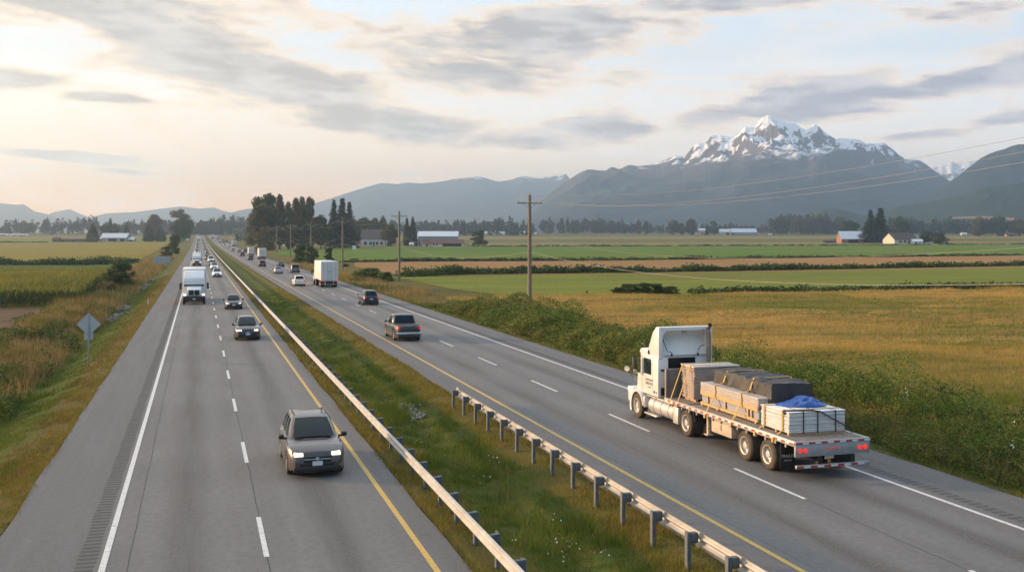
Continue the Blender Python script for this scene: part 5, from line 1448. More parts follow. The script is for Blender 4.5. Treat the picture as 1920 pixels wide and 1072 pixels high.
    mb = MB(); mb.box(CL + .3, CR - .3, 38.72, 38.785, 2.80, 2.84); mb.box(19.0, 19.2, 38.86, 38.95, 3.70, 3.80, .02); fin(mb, 'trim', M['steel'])
    mb = MB(); mb.tube([(18.06, 38.85, 3.62), (18.25, 38.7, 3.0), (18.42, 38.66, 2.96), (18.43, 38.66, 2.86)], .016, 6); mb.tube([(19.9, 38.7, 3.22), (19.75, 38.66, 3.2), (19.62, 38.66, 3.05), (19.6, 38.66, 2.88)], .016, 6)
    for x in (18.43, 19.6): mb.box(x - .03, x + .03, 38.63, 38.69, 2.80, 2.92, .01)
    mb.tube([(18.5, 38.6, 1.9), (18.7, 38.45, 1.3), (18.9, 38.35, 1.1)], .022, 6); mb.tube([(18.55, 38.6, 1.85), (18.9, 38.4, 1.2), (19.0, 38.32, 1.12)], .02, 6)
    fin(mb, 'air_hose', M['black'])
    mb = MB(); mb.box(CL - .006, CL + .02, 39.42, 40.22, 1.96, 2.62, .02); fin(mb, 'side_window', M['glass'])
    mb = MB(); mb.box(CR - .02, CR + .006, 39.42, 40.22, 1.96, 2.62, .02); fin(mb, 'side_window', M['glass'])
    mb = MB(); mb.prism([(40.5, 2.06), (40.62, 2.72), (40.66, 2.72), (40.86, 2.04)], CL + .12, CR - .12); fin(mb, 'windshield', M['glass'])
    mb = MB()
    for y in (39.30, 40.34): mb.box(CL - .004, CL + .01, y, y + .016, 1.22, 2.70)
    mb.box(CL - .02, CL + .01, 39.42, 39.62, 1.74, 1.79, .008); fin(mb, 'door_seam', mat('panel_gap', (.30, .28, .26), .7))
    ink = mat('grey_lettering', (.05, .05, .055), .6)
    for s, sz, z in (('COMMUNITY', .125, 1.70), ('EARTHLY', .165, 1.54), ('carriers', .095, 1.42)):
        text_mesh('lettering', s, sz, ink, cab, (CL - .012 - OX, 39.62 - OY, z), (math.pi / 2, 0, -math.pi / 2))
    mb = MB(); mb.box(CL - .008, CL + .01, 39.05, 39.2, 1.26, 1.36); mb.box(CL - .008, CL + .01, 38.90, 38.97, 1.26, 1.34); fin(mb, 'decal', ink, cab)
    for s, x in ((-1, 17.99), (1, 20.21)):
        mb = MB(); mb.lathe([(.58, -.20), (.70, -.22), (.72, -.1), (.72, .1), (.70, .2), (.58, .2)], (x, 40.74, .52), 'x', 24, 0, -.45, 3.0)
        mb.box(x - .18, x + .2, 40.0, 40.12, .55, 1.0, .04); mb.box(x - .16, x + .35, 41.32, 41.85, .55, 1.22, .12); fin(mb, 'fender', W)
        mb = MB(); mb.lathe([(0, -1.2), (.30, -1.2), (.36, -1.14), (.36, 1.14), (.30, 1.2), (0, 1.2)], (x + .26 * -s, 38.62, .70), 'y', 24); ft = fin(mb, 'fuel_tank', M['chrome' if False else 'steelrim'])
        t = MB()
        for y in (37.9, 38.6, 39.3): t.lathe([(.365, -.03), (.372, -.03), (.372, .03), (.365, .03)], (x + .26 * -s, y, .70), 'y', 24)
        fin(t, 'tank_strap', M['steel'], ft)
        mb = MB(); mb.box(x - .12, x + .2, 37.45, 39.95, 1.06, 1.10, .01); mb.box(x - .14, x + .14, 38.9, 40.1, .30, .36, .01); mb.box(x - .12, x + .2, 36.95, 37.4, .35, 1.0, .03); fin(mb, 'step', M['steelrim'])
        mb = MB(); xo = x + s * .42
        mb.box(xo - .10, xo + .10, 40.42, 40.52, 1.98, 2.62, .035); mb.tube([(x + s * .1, 40.5, 2.66), (xo, 40.5, 2.66), (xo, 40.52, 1.93), (x + s * .1, 40.5, 1.93)], .02, 6); mr = fin(mb, 'side_mirror', M['black'])
        t = MB(); t.box(xo - .085, xo + .085, 40.412, 40.419, 2.02, 2.58); t.box(xo - .09, xo + .22, 40.38, 40.42, 1.93, 1.98, .01); fin(t, 'mirror_glass', M['chrome'], mr)
        mb = MB(); mb.lathe([(0, -.02), (.12, -.02), (.11, .05), (.06, .1), (0, .12)], (x + s * .28, 41.6, 1.98), 'y', 14); mb.tube([(x + s * -.1, 41.5, 1.45), (x + s * .25, 41.6, 1.9)], .015, 6); fin(mb, 'hood_mirror', M['chrome'])
        mb = MB(); mb.box(x - .14, x + .14, 41.75, 41.84, 1.0, 1.2, .03); fin(mb, 'headlight', M['lamp'])
    mb = MB(); mb.box(18.0, 20.2, 41.8, 42.05, .38, .82, .06); fin(mb, 'bumper', M['chrome'])
    mb = MB(); mb.tube([(20.06, 38.6, 1.3), (20.06, 38.6, 3.75), (20.06, 38.64, 3.9), (20.06, 38.48, 4.06)], .09, 12); fin(mb, 'exhaust_pipe', mat('exhaust_pipe_steel', (.30, .24, .20), .4, .7, var=.2))
    mb = MB(); mb.lathe([(.68, -.28), (.72, -.28), (.72, .28), (.68, .28)], (XL + .35, 36.4, .5), 'x', 16, 0, .2, 2.9); fin(mb, 'fender', M['dark'])

    # ------- the load: every stack is its own thing
    gl = 'cargo stacks on the flatbed'
    def stackmat(name, c, gap, n, z0, z1):
        """boards or sheets: thin dark joints at even heights, ragged sides"""
        m, nt, b = newmat(name); g = nt.add('ShaderNodeTexCoord').outputs['Object']; sp = nt.add('ShaderNodeSeparateXYZ'); nt.inp(sp, 0, g)
        mp = nt.add('ShaderNodeMapping'); nt.inp(mp, 0, g); mp.inputs['Scale'].default_value = (1, 1, 14)
        n1 = nt.noise(mp.outputs[0], 2.2, 4, .6); n2 = nt.noise(g, 3, 4)
        fr = nt.math('FRACT', nt.math('MULTIPLY', sp.outputs[2], n)); k = nt.math('LESS_THAN', fr, .16)
        cc = nt.mix(nt.mapr(n1, .3, .7), tuple(x * .72 for x in c) + (1,), c4(c)); cc = nt.mix(nt.math('MULTIPLY', k, .65), cc, c4(gap)); cc = nt.mix(nt.mapr(n2, .5, .75, 0, .4), cc, tuple(x * .6 for x in c) + (1,))
        nt.inp(b, 'Base Color', cc); b.inputs['Roughness'].default_value = .8; return m
    shake = stackmat('cedar_shingles', (.52, .43, .37), (.13, .11, .10), 26, 0, 1); plank = stackmat('planed_planks', (.56, .50, .45), (.12, .10, .09), 11, 0, 1)
    pine = mat('fresh_pine', (.52, .34, .17), .7, var=.15, scale=8); wrapw = stackmat('wrapped_white_boards', (.72, .70, .68), (.30, .29, .30), 7, 0, 1); grey = stackmat('grey_sheets', (.46, .47, .49), (.08, .08, .09), 13, 0, 1)
    rng = random.Random(4)
    def layered(mb, x0, x1, y0, y1, z0, z1, n, j=.02, bev=.01, m=0):
        for i in range(n):
            a = z0 + (z1 - z0) * i / n; mb.box(x0 + rng.uniform(-j, j), x1 + rng.uniform(-j, j), y0 + rng.uniform(-j, j), y1 + rng.uniform(-j, j), a, a + (z1 - z0) / n - .004, bev, m, 1)
    def thing(name, label, cat, x, y, z, group=gl):
        e = empty(name, (x, y, z)); tag(e, label, cat, group); return e
    def part(e, mb, name, m):
        l = e.location; mb.v = [(a - l.x, b - l.y, c - l.z) for a, b, c in mb.v]; return mb.build(name, m, e)
    # shingle pallet behind the headboard
    e = thing('shingle_pallet', 'tall wrapped pallet of wood shingles standing behind the headboard', 'pallet load', 19.5, 37.5, ZD)
    mb = MB(); layered(mb, 18.52, 19.6, 36.85, 37.95, ZD + .1, 2.54, 22, .022); part(e, mb, 'stack', shake)
    mb = MB(); layered(mb, 19.64, 20.5, 36.9, 37.95, ZD + .1, 2.52, 22, .02); part(e, mb, 'stack', shake)
    mb = MB(); mb.box(18.49, 20.52, 36.82, 37.98, 2.545, 2.60, .015); part(e, mb, 'top_sheet', mat('pale_board', (.62, .56, .50), .7))
    mb = MB()
    for x in (18.6, 19.4, 20.3): mb.box(x, x + .1, 36.85, 37.95, ZD, ZD + .09)
    part(e, mb, 'pallet', pine)
    # crated planks with yellow timber frame
    e = thing('plank_crate', 'long stack of planed planks in a yellow pine frame along the deck edge', 'timber stack', 18.7, 34, ZD)
    mb = MB(); layered(mb, 18.50, 18.98, 31.9, 36.15, ZD + .09, 1.70, 7, .012); part(e, mb, 'sheet_stack', grey)
    mb = MB(); layered(mb, 18.47, 19.0, 31.88, 36.2, 1.80, 2.1, 4, .012); part(e, mb, 'plank_stack', plank)
    mb = MB(); mb.box(18.44, 18.50, 31.9, 36.15, ZD + .06, ZD + .16); mb.box(18.44, 18.50, 31.9, 36.15, 1.64, 1.80)
    for y in (32.3, 32.55, 34.2, 35.55): mb.box(18.442, 18.485, y, y + .085, ZD + .16, 1.64)
    for y in (32.0, 33.4, 34.8, 36.0): mb.box(18.44, 19.0, y, y + .09, ZD, ZD + .06); mb.box(18.5, 19.0, y, y + .09, 1.71, 1.79)
    part(e, mb, 'frame', pine)
    # long load under the charcoal tarp
    tarpm = mat('charcoal_tarp', (.052, .048, .048), .6, var=.25, scale=3, spec=.4)
    def cloth(x0, x1, y0, y1, z0, z1, seed, amp, nu=72, nv=70, round_=.08):
        """a cover drawn over a box: the sides hang with folds"""
        prof = []
        for t in np.linspace(0, 1, nu):
            s = t * 3
            if s < 1: prof.append((x0 - .05 * (1 - s), z0 + (z1 - z0) * s, 1 - s))
            elif s < 2: prof.append((x0 + (x1 - x0) * (s - 1), z1 + .035 * math.sin((s - 1) * math.pi), 0))
            else: prof.append((x1 + .05 * (s - 2), z1 - (z1 - z0) * (s - 2), s - 2))
        V = []
        for j in range(nv):
            y = y0 + (y1 - y0) * j / (nv - 1)
            for (x, z, h) in prof:
                f = (fbm(np.array(y * 3.6 + z * 1.5), np.array(x * 1.6 + z * .6), 4, seed) - .5)
                f2 = 1 - abs(2 * float(fbm(np.array(y * 2.0 + z * 1.6), np.array(x * .8 - z * .7), 3, seed + 3)) - 1)
                out = amp * (float(f) * 1.6 + (f2 - .7) * .9) * (.35 + h * 1.2)
                V.append((x + (out if h > 0 and x > (x0 + x1) / 2 else -out if h > 0 else 0), y, z + (float(f) * amp * 1.1 + (f2 - .75) * amp * .9 if h == 0 else 0) + (.10 * float(fbm(np.array(y * .9), np.array(seed * 1.), 2, 9)) if h > .8 else 0)))
        mb = MB(); mb.add(V, grid_faces(nv, nu).tolist(), 0, True)
        for j, yy in ((0, 1), (nv - 1, -1)):        # closed ends
            ring = [j * nu + i for i in range(nu)]
            c = len(mb.v); mb.v.append(((x0 + x1) / 2, V[j * nu][1], (z0 + z1) / 2))
            for i in range(nu - 1): mb.f.append((ring[i], ring[i + 1], c)); mb.m.append(0); mb.sm.append(False)
            mb.f.append((ring[-1], ring[0], c)); mb.m.append(0); mb.sm.append(False)
        return mb
    e = thing('tarped_load', 'long load wrapped in a wrinkled charcoal tarp in the middle of the deck', 'tarped load', 19.7, 34, ZD)
    mb = cloth(18.92, 20.5, 31.75, 35.95, 1.70, 2.58, 5, .15); part(e, mb, 'tarp', tarpm)
    mb = MB(); layered(mb, 19.04, 20.48, 31.85, 35.9, ZD + .05, 1.95, 6, .01); part(e, mb, 'stack', grey)
    # white wrapped boards near the tail
    e = thing('wrapped_board_stack', 'white wrapped stack of boards near the tail of the deck', 'timber stack', 19.4, 30.6, ZD)
    mb = MB(); layered(mb, 18.32, 20.42, 29.7, 31.45, ZD + .08, 1.95, 5, .014, .02); part(e, mb, 'stack', wrapw)
    mb = MB(); mb.box(18.30, 20.44, 29.68, 31.47, 1.955, 1.975, .008); part(e, mb, 'top_sheet', mat('white_wrap', (.74, .73, .71), .5, var=.08))
    mb = MB()
    for y in (29.75, 30.5, 31.3): mb.box(18.34, 20.4, y, y + .09, ZD, ZD + .08)
    part(e, mb, 'skid', pine)
    mb = MB()
    for x in (18.82, 19.35, 20.02):
        mb.box(x, x + .035, 29.655, 29.672, ZD + .06, 1.98); mb.box(x, x + .035, 29.66, 31.47, 1.977, 1.984)
    part(e, mb, 'band', M['navyband'] if 'navyband' in M else mat('blue_black_band', (.02, .035, .05), .6))
    # crumpled blue tarp
    n = 80; u, w = np.meshgrid(np.linspace(-1, 1, n), np.linspace(-1, 1, n), indexing='ij')
    r = np.sqrt(u ** 2 + w ** 2); edge = .80 + .25 * (vnoise(np.arctan2(w, u) * 1.4 + 9, r * 0, 3))
    hgt = np.clip(1 - (r / edge) ** 2.4, 0, 1) ** .5
    rid = 1 - np.abs(2 * fbm(u * 2.6 + 3, w * 2.0, 4, 17) - 1)
    z = hgt * (.05 + .42 * np.clip(rid - .30, 0, 1) + .12 * fbm(u * 5, w * 5, 3, 5)) * (1 + .4 * np.sin(u * 4.5 + 1))
    sq = np.where(r > edge, edge / np.maximum(r, 1e-6), 1.0)
    v = np.stack([u * sq * 1.0, w * sq * .66, z * .52], -1).reshape(-1, 3)
    o = np_obj('crumpled_tarp', v, grid_faces(n, n), mat('blue_tarp', (.010, .075, .33), .42, var=.25, scale=4, spec=.6), smooth=True); o.location = (19.62, 30.95, 1.984); o.rotation_euler = (0, 0, -.12)
    tag(o, 'crumpled bright blue tarp lying on the white board stack', 'tarp')
    # webbing straps
    web = mat('yellow_webbing', (.50, .33, .07), .7, var=.12, scale=12); bweb = mat('black_webbing', (.02, .024, .03), .7)
    def strap(name, label, pts, m, group, wd=.075, axis=(0, 1, 0), th=.006):
        mb = MB(); a = Vector(axis) * wd / 2
        for p, q in zip(pts, pts[1:]):
            p, q = Vector(p), Vector(q); nrm = (q - p).cross(a).normalized() * th
            vs = [p - a - nrm, p + a - nrm, q + a - nrm, q - a - nrm, p - a + nrm, p + a + nrm, q + a + nrm, q - a + nrm]
            mb.add(vs, [(0, 1, 2, 3), (4, 7, 6, 5), (0, 4, 5, 1), (1, 5, 6, 2), (2, 6, 7, 3), (3, 7, 4, 0)])
        e = pts[0]; mb.box(e[0] - .03, e[0] + .04, e[1] - .06, e[1] + .06, e[2] - .12, e[2] + .03, .01)
        o = mb.build(name, m); tag(o, label, 'strap', group); return o
    gs = 'yellow load straps'
    for y, lb in ((35.0, 'yellow strap over the charcoal tarp on the cab side'), (33.05, 'yellow strap over the charcoal tarp on the tail side')):
        strap('load_strap', lb, [(17.90, y - .25, 1.10), (18.425, y - .05, 1.80), (18.44, y, 2.11), (18.80, y, 2.22), (18.96, y, 2.64), (20.46, y, 2.64), (20.60, y, 2.2), (20.675, y, 1.10)], web, gs)
    for y, lb in ((37.75, 'yellow strap over the shingle pallet next to the headboard'), (37.1, 'yellow strap over the shingle pallet toward the tarp')):
        strap('load_strap', lb, [(17.90, y, 1.10), (18.47, y, 2.60), (18.50, y, 2.612), (20.53, y, 2.612), (20.675, y, 1.10)], web, gs, .065)
    for y, lb in ((31.2, 'yellow strap on the white stack toward the tarp'), (30.05, 'yellow strap on the white stack toward the tail')):
        strap('load_strap', lb, [(17.90, y - .06, 1.10), (18.285, y, 1.35), (18.28, y, 1.98), (18.31, y, 1.992), (20.43, y, 1.992), (20.46, y, 1.96), (20.675, y, 1.10)], web, gs, .065)
    strap('load_strap', 'black strap slanting over the rear face of the white stack', [(18.31, 29.95, 1.998), (19.2, 29.72, 1.998), (19.42, 29.62, 1.975), (20.45, 29.60, 1.42), (20.675, 29.55, 1.12)], bweb, None, .05, axis=(0, .3, .95))
build_flatbed()
# ---------------------------------------------------------------- guardrails
def build_guardrails():
    galv = mat('weathered_guardrail_steel', (.43, .41, .38), .5, .4, var=.18, scale=2, dirt=((.27, .24, .21), .5)); postm = mat('treated_post', (.12, .135, .145), .75, .2, var=.25, scale=6)
    W = [(0, .52), (.02, .53), (.075, .565), (.085, .59), (.075, .62), (.02, .655), (.01, .68), (.02, .705), (.075, .74), (.085, .765), (.075, .79), (.02, .825), (0, .835)]
    def rail(name, label, x, face, y0, y1, ystep, phase, group):
        e = empty(name, (x, y0, 0)); tag(e, label, 'guardrail', group)
        ys = np.array(list(np.arange(y0, min(y1, 260), 4.0)) + ([] if y1 < 260 else geo(260, y1, 1.05, 4)))
        if ys[-1] < y1 and y1 < 260: ys = np.append(ys, y1)
        zr = rise(np.hypot(x, ys))
        prof = W + [(p[0] - .006, p[1]) for p in W[::-1]]
        v = []; k = len(prof)
        for y, z in zip(ys, zr): v += [(face * p[0], y - y0, p[1] - .10 + z) for p in prof]
        f = [(i * k + q, (i + 1) * k + q, (i + 1) * k + (q + 1) % k, i * k + (q + 1) % k) for i in range(len(ys) - 1) for q in range(k)]
        mb = MB(); mb.add(v, f, 0, True); mb.build('rail', galv, e, 60)
        n = 0; y = phase; rest = MB(); pm = bm_ = None
        while y < y1:
            z = float(rise(math.hypot(x, y))); gz = float(terrain(x - face * .3, y))
            if n < 100:
                if pm is None:
                    mb = MB(); mb.box(-.05, .05, -.075, .075, -.75, .735 - .02, .006); mb.box(-.018, .018, -.08, .08, -.75, .716)
                    pm = mb.build('post', postm, e); bm_ = MB().box(-.09, .09, -.075, .075, .46, .70, .006).build('blockout', postm, pm)
                    p, q = pm, bm_
                else:
                    p = pm.copy(); link(p); p.parent = e; q = bm_.copy(); link(q); q.parent = p
                p.location = (-face * .25, y - y0, z); q.location = (face * .145, 0, 0)
            elif y < 760:
                rest.box(-face * .25 - .05, -face * .25 + .05, y - y0 - .075, y - y0 + .075, -.5 + z, .72 + z)
            n += 1; y += ystep
        if rest.v: o = rest.build('post', postm, e); o['kind'] = 'stuff'
        return e, galv
    rail('guardrail', 'long steel guardrail with pale top running the whole length of the oncoming lanes', 6.47, -1, 6.0, 1500, 2.03, 9.3, None)
    e, galv = rail('guardrail', 'short guardrail on square posts whose end stands beside the yellow line', 11.30, 1, 4.0, 46.35, 1.97, 6.55, None)
    mb = MB(); mb.prism([(.06, .42), (.12, .42), (.12, .74), (.06, .74)], 42.30, 42.62, ax='y', bev=.01); mb.build('end_terminal', galv, e)
build_guardrails()

# ---------------------------------------------------------------- poles and lines
def build_poles():
    woodm = mat('weathered_pole_wood', (.20, .165, .125), .85, var=.25, scale=5); ins = mat('insulator_glaze', (.34, .32, .30), .3)
    X, Y0, SP, HT = 35.0, 109.5, 78.2, 12.75
    e0 = empty('utility_pole')
    mb = MB(); mb.tube([(0, 0, -.6), (0, 0, 6), (0, 0, HT)], [.25, .22, .17], 12); mb.build('shaft', woodm, e0)
    mb = MB(); mb.box(-1.45, 1.45, -.16, -.06, HT - .95, HT - .82, .01); arm = mb.build('crossarm', woodm, e0)
    mb = MB()
    for s in (-1, 1): mb.tube([(s * .75, -.12, HT - .94), (0, -.12, HT - 1.55)], .022, 6)
    mb.build('brace', woodm, e0)
    for x, z in ((-1.35, HT - .82), (1.35, HT - .82), (0, HT)):
        mb = MB(); mb.lathe([(.015, 0), (.02, .08), (.05, .10), (.035, .15), (.055, .17), (.03, .24), (0, .25)], (x, -.1 if x else 0, z), 'z', 10); mb.build('insulator', ins, arm if x else e0)
    mb = MB(); mb.box(-.05, .05, -.28, -.16, 6.5, 6.6); mb.box(-.04, .06, -.26, -.15, 8.1, 8.25); mb.build('cable_clamp', M['dark'], e0)
    names = {0: 'utility pole closest to the overpass carrying the lines overhead', 1: 'tall utility pole with crossarm rising out of the bramble hedge', 2: 'second crossarm pole, standing by the barley field edge',
             3: 'utility pole in front of the dark trees by the farmhouse', 4: 'utility pole behind the round roadside bushes', 5: 'utility pole between the bushes and the thin poplars', 6: 'utility pole beside the white trailer truck, last before the poplars'}
    ps = []
    for n in range(0, 15):
        y = Y0 + (n - 1) * SP; o = e0 if n == 0 else copy_tree(e0)
        z = float(terrain(X, y)); o.location = (X, y, z); o.rotation_euler = (0, 0, -.06 + .02 * math.sin(n * 2.1))
        tag(o, names.get(n, 'thin pole in the far row of poles past the poplars'), 'utility pole', 'utility poles along the highway' if n < 7 else 'far row of thin poles past the poplars'); ps.append((X, y, z))
    wire = mat('power_cable', (.27, .24, .21), .6, .1)
    def line(dx, dz, dy, sag, label, r, nmax=14):
        mb = MB(); path = []
        for a, b in zip(ps[:nmax], ps[1:nmax + 1]):
            for t in np.linspace(0, 1, 22)[:-1]:
                path.append((a[0] + dx, a[1] + dy + (b[1] - a[1]) * t, a[2] + (b[2] - a[2]) * t + dz - sag * 4 * t * (1 - t)))
        a = ps[0]; head = [(a[0] + dx, a[1] + dy - SP * (1 - t), a[2] + dz - sag * 4 * t * (1 - t)) for t in np.linspace(.35, .98, 14)]
        rad = [r * max(1, math.hypot(p[0], p[1]) / 260) for p in head + path]
        mb.tube(head + path, rad, 5); o = mb.build('power_line', wire); tag(o, label, 'power line', 'lines strung along the utility poles')
    line(-1.35, HT - .60, -.1, 1.5, 'power line on the road side end of the crossarms', .010)
    line(1.35, HT - .60, -.1, 1.5, 'power line on the field side end of the crossarms', .010)
    line(0, HT + .22, 0, 1.35, 'uppermost power line running over the pole tops', .010)
    line(0, 6.5, -.24, 1.35, 'low sagging cable halfway up the poles', .017)
    line(0.05, 8.15, -.22, 1.5, 'thin middle cable between the low cable and the crossarms', .009)
build_poles()

# ---------------------------------------------------------------- signs and markers
def build_signs():
    back = mat('bare_aluminium_sign', (.42, .44, .46), .5, .1, var=.08); post = mat('galvanised_post', (.34, .35, .36), .5, .5)
    p = G(166, 686); s = px_size(p); e = empty('road_sign', p, -.0); tag(e, 'diamond road sign seen from behind with a small plate beneath it', 'road sign')
    mb = MB(); mb.box(-.035, .035, -.03, .03, -.3, 97 * s, .004); mb.build('post', post, e)
    r = 21.5 * s; z = (686 - 608) * s
    mb = MB(); mb.prism([(-r, z), (0, z - r), (r, z), (0, z + r)], .034, .040, ax='y'); mb.build('panel', back, e)
    mb = MB(); mb.box(-8 * s, 8 * s, .034, .040, (686 - 637) * s, (686 - 624) * s); mb.build('plate', back, e); e.rotation_euler = (0, 0, -TH * .3)
    p = G(303, 507); s = px_size(p); e = empty('road_sign', p); tag(e, 'wide blank rectangular sign seen from behind on the verge', 'road sign')
    for x in (-8, 8): MB().box(x * s - .05, x * s + .05, -.05, .05, -.3, 24 * s).build('post', post, e)
    MB().box(-14.5 * s, 14.5 * s, .055, .075, 13.5 * s, 26 * s).build('panel', back, e)
    mb = MB()
    for x in (-11, -7, -2, 3, 8, 12): mb.box(x * s - .04, x * s + .04, .02, .054, 13.5 * s, 26 * s)
    mb.build('stiffener', post, e)
    wm = mat('marker_white', (.72, .71, .68), .6)
    for x, y, h, lb in ((277.5, 571, 11, 'short white delineator post on the verge across from the white truck'), (311.5, 518, 11, 'thin white marker post on the verge under the wide sign')):
        p = G(x, y); s = px_size(p); e = empty('delineator', p); tag(e, lb, 'marker post', 'white verge markers')
        MB().box(-.05, .05, -.02, .02, -.1, h * s, .01).build('post', wm, e); MB().box(-.035, .035, -.026, -.021, h * s - .2, h * s - .06).build('reflector', M['amber'], e)
    for x, y, w, h, ph, lb in ((351, 455, 4, 4, 8, 'small white sign by the road under the large dark tree'), (532, 470, 6, 4, 12, 'small white notice sign before the dark trees'), (664, 469, 7, 8, 9, 'white board sign standing at the trees by the farmhouse')):
        p = G(x, y); s = px_size(p); e = empty('notice_sign', p); tag(e, lb, 'sign')
        MB().box(-.06, .06, -.05, .05, -.2, ph * s - .1).build('post', post, e); MB().box(-w * s / 2, w * s / 2, -.08, -.055, (ph - h) * s, ph * s).build('panel', wm, e)
build_signs()

# ---------------------------------------------------------------- farm buildings
def build_farms():
    mats = dict(white=mat('white_siding', (.66, .65, .63), .7, var=.06), grey=mat('grey_siding', (.33, .31, .31), .7, var=.1), brown=mat('brown_boards', (.10, .06, .045), .8, var=.2), red=mat('reddish_boards', (.30, .15, .10), .8, var=.2),
                cream=mat('cream_siding', (.62, .55, .46), .7, var=.06), blue=mat('blue_grey_siding', (.30, .34, .38), .7, var=.06), metal=mat('pale_metal_roof', (.60, .62, .64), .35, .2, var=.06), shing=mat('brown_shingle_roof', (.13, .095, .08), .85, var=.2),
                slate=mat('dark_brown_roof', (.085, .06, .05), .85, var=.2), rred=mat('rusty_red_roof', (.22, .10, .075), .8, var=.2), hole=mat('dark_opening', (.02, .02, .022), .9), pink=mat('pink_stucco', (.60, .46, .38), .8, var=.05))
    def gable(name, label, x0, x1, base, eave, ridge, wall, roof, dep=.6, rz=0, cat='building', group=None, doors=(), wins=(), chim=None, over=.5, open_=False):
        """gabled building whose long side faces the road; doors and windows as (from, to, low, high) shares of that side"""
        xc = (x0 + x1) / 2; p = G(xc, base); s = px_size(p); w = (x1 - x0) * s / 2; d = w * 2 * dep / 2; he = (base - eave) * s; hr = (base - ridge) * s
        c = Vector((p.x + SN * d, p.y + CS * d, p.z)); e = empty(name, c, -TH + rz); tag(e, label, cat, group)
        mb = MB()
        V = [(-w, -d, -.5), (w, -d, -.5), (w, d, -.5), (-w, d, -.5), (-w, -d, he), (w, -d, he), (w, d, he), (-w, d, he), (-w, 0, hr - .1), (w, 0, hr - .1)]
        F_ = [(0, 1, 5, 4), (2, 3, 7, 6), (1, 2, 6, 9, 5), (3, 0, 4, 8, 7)]
        mb.add(V, F_); wl = mb.build('wall', mats[wall], e)
        mb = MB(); o = over; k = (hr - he) / d
        for sg in (-1, 1):
            mb.add([(-w - o, sg * (d + o), he - k * o), (w + o, sg * (d + o), he - k * o), (w + o, 0, hr), (-w - o, 0, hr), (-w - o, sg * (d + o), he - k * o + .25), (w + o, sg * (d + o), he - k * o + .25), (w + o, 0, hr + .25), (-w - o, 0, hr + .25)],
                   [(0, 1, 2, 3), (4, 7, 6, 5), (0, 4, 5, 1), (1, 5, 6, 2), (3, 2, 6, 7), (0, 3, 7, 4)])
        rf = mb.build('roof', mats[roof], e)
        for (a, b, lo, hi) in doors: MB().box(-w + 2 * w * a, -w + 2 * w * b, -d - .06, -d - .01, he * lo, he * hi).build('door', mats['hole'], e)
        for (a, b, lo, hi) in wins:
            fr = MB().box(-w + 2 * w * a - .12, -w + 2 * w * b + .12, -d - .05, -d - .01, he * lo - .12, he * hi + .12).build('window', mats['white'], e); MB().box(-w + 2 * w * a, -w + 2 * w * b, -d - .07, -d - .052, he * lo, he * hi).build('pane', M['glass'], fr)
        if chim: MB().box(-w + 2 * w * chim - .45, -w + 2 * w * chim + .45, -.45, .45, hr - .8, hr + 1.3).build('chimney', mats['red'], rf)
        return e
    g = 'sheds of the farm beyond the corn field'
    gable('barn', 'silver roofed barn beyond the golden corn field', 189, 237, 453, 445.5, 437.5, 'grey', 'metal', .5, doors=((.30, .62, 0, .8), (.75, .92, 0, .75)), group=g)
    gable('shed', 'small pale roofed shed beside the silver barn on the road side', 239, 251, 453, 449, 445, 'grey', 'metal', .7, doors=((.2, .8, 0, .8),), group=g)
    gable('shed', 'low grey shed with pale gable next to the silver barn', 161, 187, 453.5, 449, 446, 'grey', 'metal', .4, doors=((.6, .85, 0, .8),), group=g)
    gable('shed', 'long low brown shed stretching away from the silver barn', 110, 160, 453.8, 449.5, 447.3, 'brown', 'slate', .25, doors=((.05, .2, 0, .7), (.5, .6, 0, .7)), group=g)
    gable('shed', 'short taller brown shed at the end of the long low one', 98, 110, 453.8, 448.5, 445.3, 'brown', 'slate', .7, doors=((.3, .7, 0, .8),), group=g)
    gable('glasshouse', 'pale flat greenhouse against the wood on the plain', -30, 14, 442.5, 439.5, 438.3, 'white', 'metal', .3, group='pale sheds against the wood', wins=((.1, .4, .2, .8), (.5, .9, .2, .8)))
    gable('glasshouse', 'second pale greenhouse nearer the silver barn against the wood', 18, 52, 442.8, 440.3, 439.2, 'white', 'metal', .3, group='pale sheds against the wood', wins=((.1, .4, .2, .8), (.5, .9, .2, .8)))
    gable('farmhouse', 'white farmhouse with big brown shingle roof among dark trees', 677, 722, 461, 447, 430.5, 'white', 'shing', .7, cat='house', wins=((.12, .24, .15, .55), (.34, .46, .15, .55), (.62, .72, .15, .55), (.80, .9, .15, .55)), doors=((.5, .57, 0, .6),), chim=.22)
    gable('shed', 'low white roofed lean-to between the farmhouse and the crossarm pole', 719, 735, 460.5, 451.5, 445, 'white', 'metal', .8, doors=((.2, .8, 0, .7),))
    gable('barn', 'large pale barn with long white metal roof', 784, 858, 460.5, 442.8, 434, 'grey', 'metal', .42, doors=((.02, .05, 0, .5),))
    gable('shed', 'open fronted shed with white roof joined to the pale barn', 760, 784, 460, 448, 441.5, 'grey', 'metal', .6, doors=((.22, .95, 0, .92),))  # no leaf here: the open front's inside shade is painted as a dark panel
    gable('shed', 'long low shed with rusty red roof before the pale barn', 809, 868, 462, 455.5, 449.3, 'white', 'rred', .22, doors=((.35, .95, 0, .85),), wins=((.05, .1, .3, .7), (.15, .2, .3, .7)))
    gable('shed', 'tiny red roofed shed at the end of the rusty shed', 792, 805, 462, 456, 450.5, 'white', 'rred', .5, doors=((.5, .8, 0, .8),))
    gable('shed', 'little white shed by the foot of the crossarm pole', 768, 775, 461.5, 457.5, 455, 'white', 'metal', .7, doors=((.3, .6, 0, .7),))
    gh = 'far white farm buildings behind the tall pole'
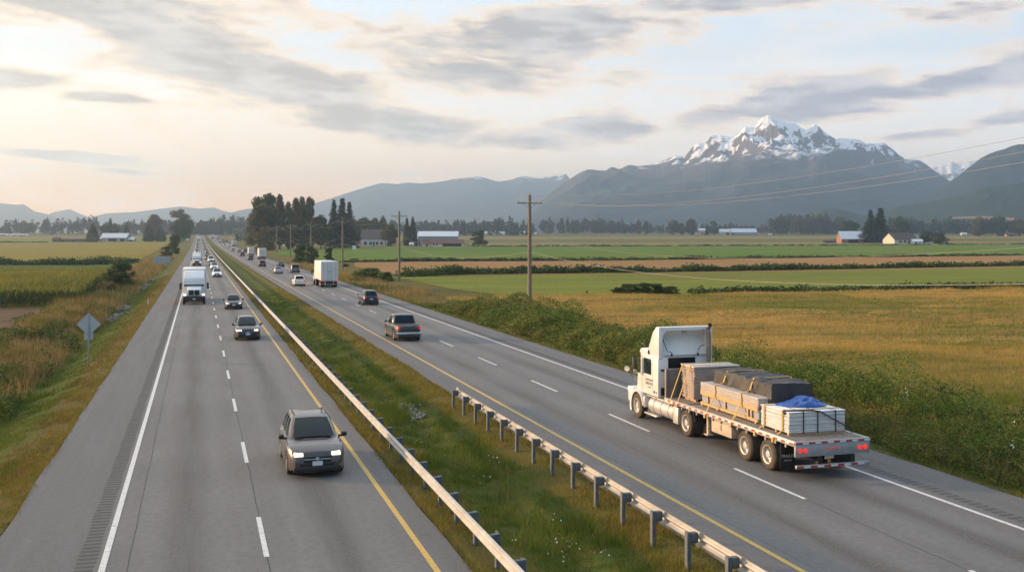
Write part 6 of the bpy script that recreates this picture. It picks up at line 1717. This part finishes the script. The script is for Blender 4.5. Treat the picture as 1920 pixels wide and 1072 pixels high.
    for a, b, bs, ev, rd, lb in ((906, 930, 440.5, 437.3, 433.8, 'longest of the far white roofs behind the tall pole'), (934, 946, 440.5, 437.5, 434.2, 'far white gable beside the longest white roof'), (961, 969, 440.5, 436.5, 431.8, 'far white house with a steep gable'),
                                 (974, 990, 440.5, 437, 433.5, 'far white shed between the steep gable and the pole'), (996, 1006, 440.3, 437.5, 434.8, 'far white shed just past the tall pole')):
        gable('farm_shed', lb, a, b, bs, ev, rd, 'white', 'metal', .5, group=gh, doors=((.4, .6, 0, .7),))
    gable('barn', 'arched looking long barn with white roof and blue grey side on the plain', 1372, 1419, 441, 435.3, 428.6, 'blue', 'metal', .35, doors=((.02, .08, 0, .8),))
    gable('barn', 'pink fronted shed joined to the long white roofed barn', 1349, 1372, 441, 434.5, 429.5, 'pink', 'metal', .6, doors=((.55, .78, 0, .75),))
    gable('house', 'tall pink house before the narrow dark fir', 1310, 1323, 441, 431.5, 428.6, 'pink', 'metal', .8, wins=((.3, .7, .3, .5),))
    gable('tent_shed', 'small steep white shed beside the tall pink house', 1303, 1309, 441, 438, 433, 'white', 'white', .6, group='small steep white sheds')
    gable('tent_shed', 'small steep white shed standing apart under the tall dark tree', 1290, 1295, 441, 438, 434.5, 'white', 'white', .6, group='small steep white sheds')
    gable('container', 'white box container on the plain before the pale wood', 1441, 1448, 441, 438.6, 437.9, 'white', 'white', .4, over=.1)
    gable('barn', 'grey roofed barn with reddish wall beside the two big firs', 1578, 1620, 456, 447.5, 433.8, 'red', 'metal', .75, doors=((.3, .75, 0, .85),))
    gable('farmhouse', 'cream farmhouse with steep dark brown roof beside the firs', 1664, 1722, 457, 448.5, 436.8, 'cream', 'slate', .5, rz=.45, cat='house', wins=((.2, .3, .3, .7), (.4, .5, .3, .7)), doors=((.6, .68, 0, .75),), chim=.85)
    gable('shed', 'small white gabled annex at the end of the cream farmhouse', 1712, 1730, 457.2, 452.5, 448.6, 'white', 'metal', .6, doors=((.2, .42, 0, .75),), wins=((.65, .82, .35, .75),))
    gable('shed', 'low white shed tucked behind the big firs and the house', 1646, 1660, 456, 453.4, 451.8, 'white', 'metal', .5, doors=((.3, .6, 0, .8),))
    gable('shed', 'brown barn at the far end of the plain', 1888, 1908, 443.5, 440, 437.2, 'red', 'slate', .5, doors=((.3, .6, 0, .8),))
    gable('shed', 'tiny white house on the plain before the broad trees', 1803, 1813, 441, 438.6, 436.2, 'white', 'metal', .6, doors=((.4, .6, 0, .8),))
    gable('shed', 'low brown farm shed near the grey roofed barn', 1546, 1572, 455.5, 452.2, 450, 'brown', 'slate', .35, doors=((.2, .5, 0, .8),))
    # boat or trailer by the clipped bushes
    p = G(1749, 456.5); o = make_car('sedan', PAINTS['white'], lamps='lampoff', name='parked_car'); o.location = (p.x, p.y + 2, p.z); o.rotation_euler = (0, 0, -TH + math.pi / 2); o.scale = (1.5, 1.9, 1.1)
    tag(o, 'white low vehicle parked in front of the dark clipped bushes', 'car')
build_farms()
